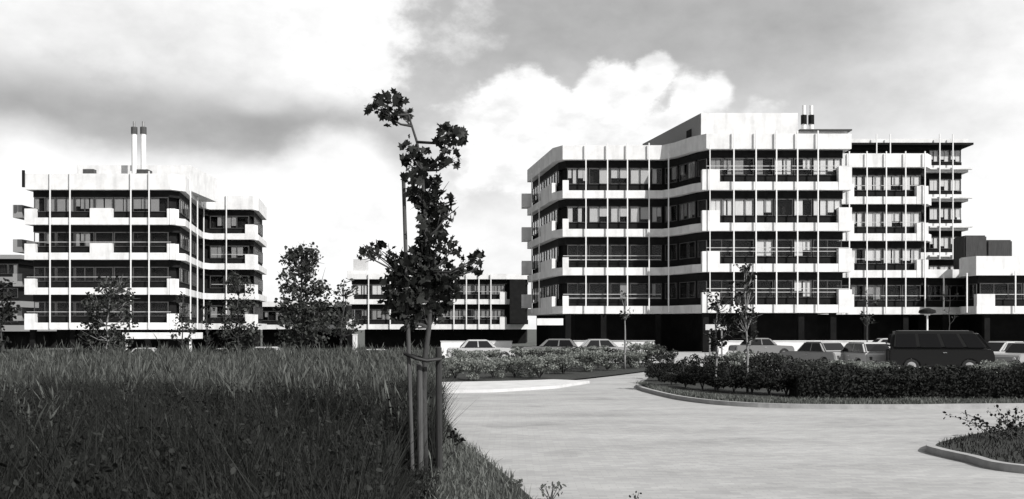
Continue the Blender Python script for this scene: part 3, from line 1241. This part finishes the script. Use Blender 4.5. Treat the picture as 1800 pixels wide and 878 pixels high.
gen_tree('young_tree', 1098, 47.5, 512, 1078, 1118, 556, 'slender young tree with a pale stem before the left wing of the right building', 'tree', None, 7, .14, 150, 'leafm', 'barkpale', .06, base_z=.06, conic=.2)
gen_tree('young_tree', 1257, 30.2, 508, 1228, 1294, 600, 'young tree on a thin pale stem behind the hedge, left of a similar taller one', 'tree', None, 26, .12, 300, 'leafd', 'barkpale', .04, base_z=.1, conic=.3)
gen_tree('young_tree', 1314, 29.6, 462, 1268, 1346, 585, 'taller young tree on a pale stem rising from the hedge on the island', 'tree', None, 30, .12, 300, 'leafd', 'barkpale', .045, base_z=.1, conic=.5)
gen_tree('young_tree', 1524, 62, 506, 1500, 1550, 560, 'small thin young tree before the right wing, behind the pale parked cars', 'tree', None, 7, .16, 110, 'leafm', 'bark', .05, base_z=0, conic=.2)
gen_tree('young_tree', 1668, 66, 500, 1650, 1690, 560, 'faint small young tree standing behind the dark van', 'tree', None, 5, .14, 80, 'leafm', 'bark', .05, base_z=0, conic=.2)


# ------------------------------------------------------------------ hedge and shrubs
def hedge_mass(name, label, x0, x1, yf, yb, h, n, leaf, mat, cat='hedge', base=.1, wob=.06):
    root = empty(name, ((x0 + x1) / 2, (yf(x0) + yb(x0)) / 2, base), label, cat)
    pts = []
    for _ in range(n):
        x = random.uniform(x0, x1)
        a, b = yf(x), yb(x)
        hh = h + wob * math.sin(x * 2.1) + wob * .8 * math.sin(x * 5.3 + 1)
        q = random.random()
        if q < .45:
            y, z = a + abs(random.gauss(0, .10)), random.uniform(.02, 1) * hh
        elif q < .9:
            y, z = random.uniform(a, b), hh + random.gauss(0, .06)
        else:
            y, z = random.uniform(a, b), random.uniform(0, hh)
        pts.append((x, y, base + z))
    v, f = leaf_cloud(np.array(pts), leaf, LEAF_OVAL, 1.2)
    copies(v, f, None, 'foliage', mat, root)
    mb = MB()
    x = x0 + .15
    while x < x1 - .1:
        a, b = yf(x), yb(x)
        y = (a + b) / 2 + random.uniform(-.3, .3)
        mb.tube([(x, y, base), (x + random.uniform(-.1, .1), y, base + h * .55), (x + random.uniform(-.25, .25), y + random.uniform(-.2, .2), base + h * .95)], [.02, .014, .006], 5)
        x += random.uniform(.2, .4)
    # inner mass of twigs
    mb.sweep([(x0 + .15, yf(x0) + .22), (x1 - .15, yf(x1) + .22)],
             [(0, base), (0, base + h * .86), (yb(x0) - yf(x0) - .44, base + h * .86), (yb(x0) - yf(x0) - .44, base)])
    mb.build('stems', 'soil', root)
    return root


hedge_mass('hedge', 'long flat topped dark hedge on the island in front of the van', 8.0, 30.0, lambda x: 27.0 - .01 * x, lambda x: 28.8 - .01 * x, .68, 26000, .075, 'hedge')

proto_shrubs = []


def shrub_proto(r, h, n, leaf, mat, stem='bark'):
    root = empty('shrub', (0, 0, 0), 'x', 'shrub')
    mb = MB()
    for _ in range(9):
        a = random.uniform(0, 6.28)
        e = (math.cos(a) * r * random.uniform(.3, .8), math.sin(a) * r * random.uniform(.3, .8), h * random.uniform(.6, .95))
        mb.tube([(0, 0, 0), (e[0] * .35, e[1] * .35, e[2] * .5), e], [.02, .014, .005], 5)
    mb.build('stems', stem, root)
    cs = []
    for _ in range(13):
        a = random.uniform(0, 6.28)
        d = r * math.sqrt(random.random()) * .8
        z = h * random.uniform(.2, .88)
        cs.append(ball(n // 13, (math.cos(a) * d, math.sin(a) * d, z), (.34 * r, .34 * r, .18 * h), .2))
    v, f = leaf_cloud(np.vstack(cs), leaf, LEAF_OVAL, 1.1)
    copies(v, f, None, 'foliage', mat, root)
    return root


sp_light = shrub_proto(.95, 1.15, 1300, .10, 'leafl')
sp_mid = shrub_proto(1.0, 1.25, 1500, .10, 'leafm')
sp_dark = shrub_proto(1.0, 1.5, 1700, .10, 'leafd')
used = set()


def put_shrub(proto, x, y, z, s, label, group):
    o = proto if proto.name not in used else copy_tree(proto)
    used.add(proto.name)
    o.location = (x, y, z)
    o.rotation_euler = (0, 0, random.uniform(0, 6.28))
    if proto is sp_dark:
        s *= .84
    o.scale = (s, s, s * random.uniform(.85, 1.05))
    tag(o, label, 'shrub', group)
    return o


GL = 'pale leafy shrub in the bed between the footpath and the buildings'
GM = 'dark leafy shrub in the bed between the footpath and the buildings'
for (px, py, s) in ((800, 668, .8), (835, 672, .8), (868, 668, .85), (905, 666, .85), (948, 668, .9), (990, 660, .9), (1030, 656, 1.0), (1068, 654, .9), (1110, 650, .9), (815, 655, 1), (860, 652, 1), (925, 652, 1), (975, 648, 1.05), (1045, 643, 1.05), (1130, 640, 1.1)):
    x, y = G(px, py)
    put_shrub(sp_light, x, y, .06, s, GL, 'pale shrubs in the bed beyond the road')
for (px, py, s) in ((958, 656, .85), (1005, 652, .95), (1052, 650, .9), (1085, 646, .9), (1125, 648, .85), (890, 658, .7), (930, 662, .65), (1015, 645, .9), (1160, 640, 1), (1100, 642, .8)):
    x, y = G(px, py)
    put_shrub(sp_mid, x, y, .06, s, GM, 'dark shrubs in the bed beyond the road')
GD = 'dark shrub in the thicket at the left end of the island hedge'
for (px, Y, s) in ((1158, 36, .68), (1180, 33.5, .62), (1205, 32, .72), (1235, 31, .72), (1262, 30.5, .85), (1290, 29.5, .8), (1322, 29.2, .86), (1352, 28.6, .82), (1382, 28.4, .8), (1405, 28.2, .72), (1215, 36, .95), (1250, 35, .98), (1300, 34, .95), (1345, 34, .92), (1390, 33, .8), (1172, 39, .9)):
    put_shrub(sp_dark, PX(px, Y), Y, .1, s, GD, 'dark shrubs on the island')

GB = 'loose greyish shrub growing between the island hedge and the parked vehicles'
for (px, Y, q) in ((1402, 34.5, .75), (1424, 38, .8), (1448, 35, .7), (1470, 38.5, .78), (1490, 36, .66), (1512, 38.5, .72), (1536, 36, .72), (1556, 39, .74), (1376, 37, .9), (1336, 38.5, .95), (1290, 38.5, 1.0),
                   (1580, 36.5, .62), (1604, 38, .58), (1630, 36.5, .5), (1655, 38.5, .55), (1684, 37, .5), (1712, 38.5, .58), (1735, 36.5, .62), (1758, 38.5, .7), (1784, 37, .66), (1808, 38.5, .7)):
    put_shrub(sp_mid if (px // 2) % 3 else sp_light, PX(px, Y), Y, .01, q, GB, 'loose shrubs behind the island hedge')

# bare twiggy shrub on the right corner bed
rs = empty('twiggy_shrub', (PX(1768, 17), 17, .1), 'sparse twiggy shrub with small leaves on the kerbed corner at lower right', 'shrub')
mb = MB()
tips = []
for (px, py) in ((1662, 729), (1690, 725), (1715, 735), (1735, 722), (1752, 718), (1770, 720), (1790, 716), (1808, 722), (1826, 730), (1700, 748), (1730, 752), (1780, 740), (1815, 750), (1758, 742)):
    y = 17 + random.uniform(-.3, .3)
    b = Vector((PX(1768 + random.uniform(-25, 25), 17), 17 + random.uniform(-.12, .12), .1))
    e = Vector((PX(px, y), y, PZ(py, y)))
    m_ = (b + e) / 2 + Vector((0, 0, .10 if px < 1720 else .04))
    mb.tube([b, m_, e], [.010, .007, .003], 5)
    for t in np.linspace(.35, 1, 12):
        c = b.lerp(m_, t * 2) if t < .5 else m_.lerp(e, t * 2 - 1)
        for q in range(2):
            tips.append(tuple(c + Vector(RNG.normal(size=3)) * .035))
mb.build('stems', 'bark', rs)
v, f = leaf_cloud(np.array(tips), .055, LEAF_OVAL, 1.2)
copies(v, f, None, 'foliage', 'leafd', rs)
# ground cover on the corner bed and the island edge
def inside(poly, x, y):
    c = False
    j = len(poly) - 1
    for i in range(len(poly)):
        (xi, yi), (xj, yj) = poly[i], poly[j]
        if (yi > y) != (yj > y) and x < (xj - xi) * (y - yi) / (yj - yi) + xi:
            c = not c
        j = i
    return c


cpoly = offset(corner_front, .17) + [(30, 9), (30, 18)]
gp = []
while len(gp) < 9000:
    x, y = random.uniform(6.7, 14), random.uniform(9.5, 20)
    if inside(cpoly, x, y):
        gp.append((x, y))
gp = np.array(gp)
v, f = blades(gp, .1, RNG.uniform(.03, .11, len(gp)), .016, lean=.9)
tag(copies(v, f, None, 'ground_cover', 'grassd', None), 'low dark ground cover on the kerbed corner at lower right', 'ground cover', kind='stuff')
il = np.array([p for p in isl_front if p[1] < 33 and p[0] < 32])
gp = []
for _ in range(9000):
    i = random.randrange(len(il) - 1)
    t = random.random()
    p = il[i] * (1 - t) + il[i + 1] * t
    gp.append((p[0] + .16 + random.uniform(0, .3), p[1] + .16 + random.uniform(0, 1.5)))
gp = np.array(gp)
v, f = blades(gp, .1, RNG.uniform(.04, .16, len(gp)), .025, lean=.8)
tag(copies(v, f, None, 'island_grass', 'grassv', None), 'strip of short grass between the kerb and the hedge on the island', 'grass', kind='stuff')

# weeds at the verge
def weed(px, py, h, label, n=9, leaf=.05, mat='leafd', stems=5, spread=.12, dark=True):
    x, y = G(px, py)
    r = empty('weed', (x, y, .02), label, 'weed')
    mb = MB()
    tp = []
    for _ in range(stems):
        e = Vector((x + random.uniform(-spread, spread), y + random.uniform(-spread, spread), h * random.uniform(.6, 1)))
        mid = Vector((x, y, 0)).lerp(e, .5) + Vector((0, 0, .05 * h))
        mb.tube([(x + random.uniform(-.02, .02), y, .0), mid, e], [.006, .005, .002], 5)
        for t in np.linspace(.45, 1, n):
            tp.append(tuple(mid.lerp(e, t) + Vector(RNG.normal(size=3)) * .03))
    mb.build('stems', 'bark', r)
    v, f = leaf_cloud(np.array(tp), leaf, LEAF_OVAL, 1.1)
    copies(v, f, None, 'foliage', mat, r)
    return r


weed(798, 812, .56, 'leafy dark weed beside the dark stake at the edge of the paving', 10, .075, 'leafd', 6, .14)
weed(968, 884, .26, 'spiky weed at the bottom edge of the paving, right of the verge', 4, .05, 'grassv', 8, .16)
weed(1118, 884, .12, 'tiny weed sprouting alone from the paving at the bottom edge', 3, .03, 'grassd', 3, .04)
weed(905, 868, .18, 'small dry weed on the kerbless tip of the verge', 4, .05, 'grassv', 6, .12)


# ------------------------------------------------------------------ vehicles
def arch_profile(L, z_lo, z_hi, axles, r, nose, tail):
    """side outline of the lower body with two wheel arches (front is +x)"""
    p = [(-L / 2 + .05, z_lo + .08)]
    p.append((-L / 2 + .12, z_lo))
    for ax in sorted(axles):
        p.append((ax - r, z_lo))
        for q in range(1, 8):
            a = math.pi - math.pi * q / 8
            p.append((ax + math.cos(a) * r, z_lo + math.sin(a) * r * 1.02))
        p.append((ax + r, z_lo))
    p.append((L / 2 - .12, z_lo))
    p.append((L / 2 - .03, z_lo + .10))
    p += nose
    p += tail
    return p


def make_vehicle(label, cat, group, L, W, belt, roof, cabin, axles, r, nose, tail, paint, roof_paint, side_splits, name='parked_car', inset=.05, taper=.12):
    root = empty(name, (0, 0, 0), label, cat, group)
    prof = arch_profile(L, .28, belt, axles, r * 1.18, nose, tail)
    mb = MB()
    n = len(prof)
    vs = [(x, -W / 2, z) for x, z in prof] + [(x, W / 2, z) for x, z in prof]
    fs = [tuple(range(n)), tuple(range(2 * n - 1, n - 1, -1))] + [(i, n + i, n + (i + 1) % n, (i + 1) % n) for i in range(n)]
    mb.add(vs, fs)
    mb.build('body', paint, root, bevel=.04)
    # cabin frustum
    xb0, xb1, xt0, xt1 = cabin
    wb, wt = W / 2 - inset, W / 2 - inset - taper
    zb = belt - .03
    B = [(xb0, -wb, zb), (xb1, -wb, zb), (xb1, wb, zb), (xb0, wb, zb)]
    Tt = [(xt0, -wt, roof), (xt1, -wt, roof), (xt1, wt, roof), (xt0, wt, roof)]
    mb = MB()
    mb.add(B + Tt, [(0, 3, 2, 1), (4, 5, 6, 7), (0, 1, 5, 4), (1, 2, 6, 5), (2, 3, 7, 6), (3, 0, 4, 7)])
    mb.build('cabin', roof_paint, root, bevel=.15 if roof > 1.6 else .08)

    def panel(a, b, c, d, u0, u1, v0, v1, nm, mat='cab', lift=.012):
        a, b, c, d = map(Vector, (a, b, c, d))

        def at(u, v):
            return (a.lerp(b, u)).lerp(d.lerp(c, u), v)
        nrm = (b - a).cross(d - a).normalized()
        q = [at(u0, v0), at(u1, v0), at(u1, v1), at(u0, v1)]
        mb = MB()
        mb.add([p + nrm * lift for p in q] + [p - nrm * .03 for p in q],
               [(0, 1, 2, 3), (7, 6, 5, 4), (0, 4, 5, 1), (1, 5, 6, 2), (2, 6, 7, 3), (3, 7, 4, 0)])
        return mb.build(nm, mat, root)

    glassm = 'carglass'
    panel(B[1], B[2], Tt[2], Tt[1], .07, .93, .10, .88, 'windscreen', glassm)
    panel(B[3], B[0], Tt[0], Tt[3], .08, .92, .2, .86, 'rear_window', glassm)
    for (u0, u1) in side_splits:
        panel(B[0], B[1], Tt[1], Tt[0], u0, u1, .14, .86, 'side_window', glassm)
        panel(B[2], B[3], Tt[3], Tt[2], 1 - u1, 1 - u0, .14, .86, 'side_window', glassm)
    for ax in axles:
        for s in (-1, 1):
            y = s * (W / 2 - .12)
            mb = MB()
            mb.tube([(ax, y - .09, r), (ax, y - .07, r), (ax, y + .07, r), (ax, y + .09, r)], [r * .9, r, r, r * .9], 20)
            wh = mb.build('wheel', 'tyre', root)
            mb = MB()
            mb.tube([(ax, y + s * .085, r), (ax, y + s * .105, r), (ax, y + s * .115, r)], [r * .62, r * .6, r * .3], 16)
            mb.build('rim', 'rim', wh)
    fx, rx = L / 2 - .03, -L / 2 + .03
    for s in (-1, 1):
        mb = MB()
        mb.tube([(fx - .06, s * (W / 2 - .26), belt - .27), (fx + .02, s * (W / 2 - .26), belt - .27)], [.10, .085], 12)
        mb.build('headlight', 'lampglass', root)
        mb = MB()
        mb.box(rx - .03, rx + .05, s * (W / 2 - .22) - .08, s * (W / 2 - .22) + .08, belt - .34, belt - .16)
        mb.build('tail_light', 'frame', root, bevel=.015)
        mb = MB()
        mb.box((cabin[0] + cabin[1]) / 2 + .1, (cabin[0] + cabin[1]) / 2 + .26, s * W / 2 - .02 if s > 0 else -W / 2 - .03, s * W / 2 + .03 if s > 0 else -W / 2 + .02, belt - .16, belt - .12)
        mb.build('door_handle', 'chrome', root)
    for x0, x1 in ((fx - .02, fx + .10), (rx - .10, rx + .02)):
        mb = MB()
        mb.box(x0, x1, -W / 2 + .03, W / 2 - .03, .36, .49)
        mb.build('bumper', 'chrome', root, bevel=.03)
    return root


m, nt, out = new_mat('car_glass')
b_ = node(nt, 'ShaderNodeBsdfPrincipled')
b_.inputs['Base Color'].default_value = (.008, .008, .0085, 1)
b_.inputs['Roughness'].default_value = .06
b_.inputs['Specular IOR Level'].default_value = .35
nt.links.new(b_.outputs[0], out.inputs['Surface'])
M['carglass'] = m


def make_car(label, paint, hatch=False, name='parked_car'):
    L = 3.9 if hatch else 4.25
    be = .88
    nose = [(L / 2, .55), (L / 2 - .06, .76), (L / 2 - .2, .84), (L / 2 - 1.15, be)]
    tail = [(-L / 2 + .15, be), (-L / 2 + .03, .78), (-L / 2, .55)]
    cab = (-L / 2 + .18, L / 2 - 1.15, -L / 2 + .62, L / 2 - 1.75) if hatch else (-L / 2 + .75, L / 2 - 1.15, -L / 2 + 1.25, L / 2 - 1.75)
    return make_vehicle(label, 'car', None, L, 1.62, be, 1.38, cab, (-L / 2 + .82, L / 2 - .78), .30, nose, tail, paint, paint,
                        [(.09, .47), (.51, .90)], name)


def place(o, px, Y, rz, z=None):
    x = PX(px, Y)
    o.location = (x, Y, (ground_z(x, Y) if z is None else z))
    o.rotation_euler = (0, 0, math.radians(rz))


# the dark van
L = 4.42
van = make_vehicle('dark box shaped van with rounded edges parked behind the hedge', 'van', None, L, 1.75, 1.10, 1.93,
                   (-L / 2 + .03, L / 2 - .10, -L / 2 + .14, L / 2 - .72), (-L / 2 + .95, L / 2 - 1.05), .33,
                   [(L / 2, .55), (L / 2 - .02, .85), (L / 2 - .10, 1.10)], [(-L / 2 + .02, 1.10), (-L / 2, .6)],
                   'van', 'van', [(.06, .27), (.31, .52), (.56, .74), (.78, .95)], name='parked_van', inset=.03, taper=.14)
mb = MB()
mb.box(-L / 2 + .42, L / 2 - 1.0, -.5, .5, 1.925, 1.955)
mb.build('roof_panel', 'vanroof', van, bevel=.03)
place(van, 1650, 44.4, -16, .008)

cars = [
    ('pale car seen end on, parked just left of the dark van', 'car_white', True, 1513, 47.5, 100),
    ('pale car parked end on, second to the left of the dark van', 'car_cream', False, 1440, 49.5, 112),
    ('light car parked behind the dark van at its right end', 'car_white', False, 1762, 50.0, -160),
    ('pale car cut by the right edge of the photo', 'car_cream', True, 1806, 46.5, -150),
    ('grey car far back before the low white wall, left of the pale cars', 'car_grey', False, 1338, 68, 8),
    ('light car far back beside the low white wall, close to its right end', 'car_white', False, 1555, 66, 176),
    ('light car behind the pale shrubs left of centre, below the low middle building', 'car_white', False, 846, 60, 6),
    ('light grey car behind the shrubs, below the canopy of the right building', 'car_grey', True, 968, 63, 176),
    ('pale car behind the shrubs, below the left wing of the right building', 'car_cream', False, 1058, 62, 4),
    ('light car half hidden by grass below the entrance canopy of the left building', 'car_white', False, 262, 72, 4),
    ('pale car half hidden by grass at the left corner of the left building', 'car_cream', False, 106, 74, 178),
    ('light car half hidden by grass just right of the left office building', 'car_white', True, 482, 70, 3),
    ('light car half hidden by grass just left of the maple', 'car_white', False, 655, 76, 170),
    ('pale car half hidden by grass below the recessed end of the left building', 'car_cream', True, 388, 73, 176),
]
for (lab, paint, hatch, px, Y, rz) in cars:
    place(make_car(lab, paint, hatch), px, Y, rz, .008 if px > 1200 else None)

# ------------------------------------------------------------------ street furniture
# lamp behind the van
lx, ly = PX(1630, 58), 58.0
lamp = empty('street_lamp', (lx, ly, 0), 'lamp on a thin pale post with a dark flat head behind the van', 'lamp')
mb = MB()
mb.tube([(lx, ly, 0), (lx, ly, 1.0), (lx, ly, PZ(552, ly))], [.08, .06, .05], 10)
mb.build('post', 'post', lamp)
mb = MB()
zt = PZ(552, ly)
mb.tube([(lx, ly, zt), (lx, ly, zt + .06), (lx, ly, zt + .22), (lx, ly, zt + .34)], [.30, .5, .46, .12], 16)
mb.build('lamp_head', 'dark', lamp)
mb = MB()
mb.tube([(lx, ly, zt - .1), (lx, ly, zt - .001)], [.14, .2], 12)
mb.build('lamp_lens', 'lampglass', lamp)
# white sign board
sx, sy = PX(1258, 40), 40.0
sg = empty('sign', (sx, sy, 0), 'small blank white horizontal sign board on two posts before the dark undercroft', 'sign')
mb = MB()
mb.box(PX(1240, sy), PX(1277, sy), sy - .03, sy, PZ(580.5, sy), PZ(570.5, sy))
mb.build('board', 'bandgrey', sg)
for s in (1248, 1269):
    mb = MB()
    mb.box(PX(s, sy) - .03, PX(s, sy) + .03, sy + .003, sy + .06, 0.0, PZ(571.5, sy))
    mb.build('post', 'metal', sg)
# white post in the meadow
wx, wy = PX(624, 57), 57.0
wp = empty('marker_post', (wx, wy, 0), 'stubby white marker post rising above the pale grass left of the maple', 'post')
mb = MB()
mb.box(wx - .13, wx + .13, wy - .13, wy + .13, ground_z(wx, wy), PZ(589, wy))
mb.build('post', 'white', wp, bevel=.02)
mb = MB()
mb.box(wx - .15, wx + .15, wy - .15, wy + .15, PZ(589, wy) + .003, PZ(589, wy) + .05)
mb.build('cap', 'bandgrey', wp)

# ------------------------------------------------------------------ world: sky with clouds
SUN_EL, SUN_AZ = math.radians(40), math.radians(138)    # azimuth from +Y clockwise
world = bpy.data.worlds.new('World')
sc.world = world
world.use_nodes = True
nt = world.node_tree
nt.nodes.clear()
LK = nt.links


def val(x):
    return x


def mth(op, a, b=None, c=None, clamp=False):
    n = node(nt, 'ShaderNodeMath', operation=op)
    n.use_clamp = clamp
    for i, q in enumerate((a, b, c)):
        if q is None:
            continue
        if isinstance(q, (int, float)):
            n.inputs[i].default_value = q
        else:
            LK.new(q, n.inputs[i])
    return n.outputs[0]


def sstep(x, lo, hi, a=0.0, b=1.0):
    n = node(nt, 'ShaderNodeMapRange')
    n.interpolation_type = 'SMOOTHSTEP'
    LK.new(x, n.inputs['Value'])
    n.inputs['From Min'].default_value = lo
    n.inputs['From Max'].default_value = hi
    n.inputs['To Min'].default_value = a
    n.inputs['To Max'].default_value = b
    return n.outputs[0]


tc = node(nt, 'ShaderNodeTexCoord')
sep = node(nt, 'ShaderNodeSeparateXYZ')
LK.new(tc.outputs['Generated'], sep.inputs[0])
AZ = mth('ARCTAN2', sep.outputs[0], sep.outputs[1])
EL = mth('ARCSINE', sep.outputs[2])


def noise(scale, detail=6, rough=.6, sx=1, sy=1, sz=1, loc=(0, 0, 0)):
    mp = node(nt, 'ShaderNodeMapping')
    mp.inputs['Scale'].default_value = (sx, sy, sz)
    mp.inputs['Location'].default_value = loc
    LK.new(tc.outputs['Generated'], mp.inputs['Vector'])
    n = node(nt, 'ShaderNodeTexNoise')
    n.inputs['Scale'].default_value = scale
    n.inputs['Detail'].default_value = detail
    n.inputs['Roughness'].default_value = rough
    LK.new(mp.outputs[0], n.inputs['Vector'])
    return n.outputs['Fac']


N1 = mth('SUBTRACT', noise(5.5, 9, .62, 1, 1, 1.3), .5)
N2 = mth('SUBTRACT', noise(14, 8, .6, 1, 1, 1.5, (3, 1, 2)), .5)
N4 = mth('SUBTRACT', noise(24, 6, .55, 1, 1, 1.8, (5, 9, 1)), .5)
N3 = mth('SUBTRACT', noise(3.0, 4, .5, 1, 1, 2.2, (7, 2, 5)), .5)


def deg_az(px):
    return math.atan((px - 900) / F)


def deg_el(px, py):
    return math.atan((HOR - py) / F * math.cos(deg_az(px)))


def ell(px, py, rx, ry, soft, n1=1.0, n2=.3):
    """soft-edged cloud mask centred on a direction"""
    a, e = deg_az(px), deg_el(px, py)
    ra, re = rx / F * math.cos(a) ** 2, ry / F
    da = mth('DIVIDE', mth('SUBTRACT', AZ, a), ra)
    de = mth('DIVIDE', mth('SUBTRACT', EL, e), re)
    d = mth('SQRT', mth('ADD', mth('MULTIPLY', da, da), mth('MULTIPLY', de, de)))
    d = mth('ADD', d, mth('MULTIPLY', N1, n1))
    d = mth('ADD', d, mth('MULTIPLY', N2, n2))
    return sstep(d, 1 + soft, 1 - soft)


sky = node(nt, 'ShaderNodeTexSky', sky_type='NISHITA')
sky.sun_disc = False
sky.sun_elevation = SUN_EL
sky.sun_rotation = SUN_AZ
bw = node(nt, 'ShaderNodeRGBToBW')
LK.new(sky.outputs[0], bw.inputs[0])
SKY_K = 1.0
base = mth('MULTIPLY', bw.outputs[0], SKY_K)


def over(under, value, mask, amount=1.0):
    """lay a cloud of the given brightness over what is behind it"""
    m_ = mth('MULTIPLY', mask, amount)
    n = node(nt, 'ShaderNodeMix', data_type='FLOAT')
    LK.new(m_, n.inputs['Factor'])
    LK.new(under, n.inputs['A'])
    if isinstance(value, (int, float)):
        n.inputs['B'].default_value = value
    else:
        LK.new(value, n.inputs['B'])
    return n.outputs['Result']


W_ = 8.3       # sunlit cloud
x = base
# thin even veil, thickening towards the horizon
veil = sstep(EL, .10, .31, 7.5, 3.7)
x = over(x, veil, sstep(EL, -.3, -.2), .93)
# broken cloud outside the view, then that sky darkened to lower the ambient light
gen = sstep(mth('ADD', N1, mth('MULTIPLY', N3, .8)), .02, .22)
gmask = mth('MULTIPLY', gen, sstep(mth('ABSOLUTE', AZ), .52, .75))
x = over(x, 5.5, gmask, .8)
x = over(x, 1.5, sstep(mth('ABSOLUTE', AZ), .58, .8), .8)  # unseen sky made darker for deeper shadows, here and overhead
x = over(x, 1.5, sstep(EL, .40, .62), .8)
# right: brighter towards the right edge
x = over(x, 8.8, sstep(mth('ADD', AZ, mth('MULTIPLY', N3, .12)), .30, .52), .7)
# soft greyish veil centre
x = over(x, 5.3, ell(800, 330, 110, 60, .7, .8), .7)
# cumulus right of centre
for a in ((925, 185, 70, 48, .36), (960, 165, 34, 30, .34), (1062, 160, 46, 42, .32), (1105, 185, 60, 45, .36), (1150, 150, 30, 34, .34), (1215, 172, 42, 42, .34), (1255, 165, 26, 32, .36), (1040, 265, 240, 72, .4), (870, 245, 70, 66, .5)):
    x = over(x, mth('ADD', 8.3, mth('MULTIPLY', N4, 5.0)), ell(*a, n1=1.7, n2=3.2), .92)
# big bright cloud mass upper left with its sharp right edge
x = over(x, 8.0, ell(330, 10, 440, 165, .3, 1.5, 1.2), 1.0)
x = over(x, W_, ell(600, 60, 125, 135, .22, 1.4, 1.3), .95)
x = over(x, 8.2, ell(70, 20, 130, 70, .5, 1.2), .6)
shade = mth('MULTIPLY', sstep(N3, -.12, .16), ell(330, 90, 360, 80, .6, .8))
x = over(x, 6.0, shade, .6)
x = over(x, 6.3, mth('MULTIPLY', sstep(N2, .0, .14), ell(300, 70, 420, 110, .5, .8)), .5)
# dark underside
x = over(x, 3.9, ell(200, 215, 420, 62, .85, .9, .35), .95)
x = over(x, 3.1, ell(500, 238, 200, 44, .85, .9, .3), .85)
x = over(x, 3.0, ell(60, 190, 150, 45, .9, .8, .3), .55)
x = over(x, 6.8, ell(455, 183, 50, 16, .7, 1.0), .55)
# bright lower sky on the left
x = over(x, W_, ell(350, 400, 520, 115, .28, .9, .6), .92)
x = over(x, W_, ell(20, 290, 140, 60, .5, 1.0, .6), .8)
x = over(x, W_, ell(590, 290, 90, 60, .4, 1.1, .8), .85)
x = over(x, 7.9, sstep(EL, .10, .02), .5)
# fine wispy variation
x = mth('MULTIPLY', x, mth('ADD', 1.0, mth('ADD', mth('MULTIPLY', N2, .4), mth('MULTIPLY', N4, .3))))
cc = node(nt, 'ShaderNodeCombineColor')
for i in range(3):
    LK.new(x, cc.inputs[i])
bg = node(nt, 'ShaderNodeBackground')
bg.inputs['Strength'].default_value = .1
LK.new(cc.outputs[0], bg.inputs['Color'])
wo = node(nt, 'ShaderNodeOutputWorld')
LK.new(bg.outputs[0], wo.inputs['Surface'])

# ------------------------------------------------------------------ sun
sd = bpy.data.lights.new('sun', 'SUN')
sd.energy = 4.1
sd.angle = math.radians(.5)
sd.color = (1.0, .985, .965)
so = bpy.data.objects.new('sun', sd)
COL.objects.link(so)
s = Vector((math.sin(SUN_AZ) * math.cos(SUN_EL), math.cos(SUN_AZ) * math.cos(SUN_EL), math.sin(SUN_EL)))
so.rotation_euler = s.to_track_quat('Z', 'Y').to_euler()
so.location = (40, -40, 60)

# ------------------------------------------------------------------ camera
cd = bpy.data.cameras.new('camera')
cd.sensor_width = 36.0
cd.lens = 36.0 * F / 1800.0
cd.shift_y = (HOR - 439.0) / 1800.0
cd.clip_end = 6000
co = bpy.data.objects.new('camera', cd)
COL.objects.link(co)
co.location = (0, 0, EYE)
co.rotation_euler = (math.radians(90), 0, 0)
sc.camera = co

vs = sc.view_settings
vs.view_transform = 'Standard'
vs.look = 'None'
vs.exposure = .35
vs.gamma = 1
vs.use_curve_mapping = False
sc.cycles.max_bounces = 6
sc.cycles.transparent_max_bounces = 12
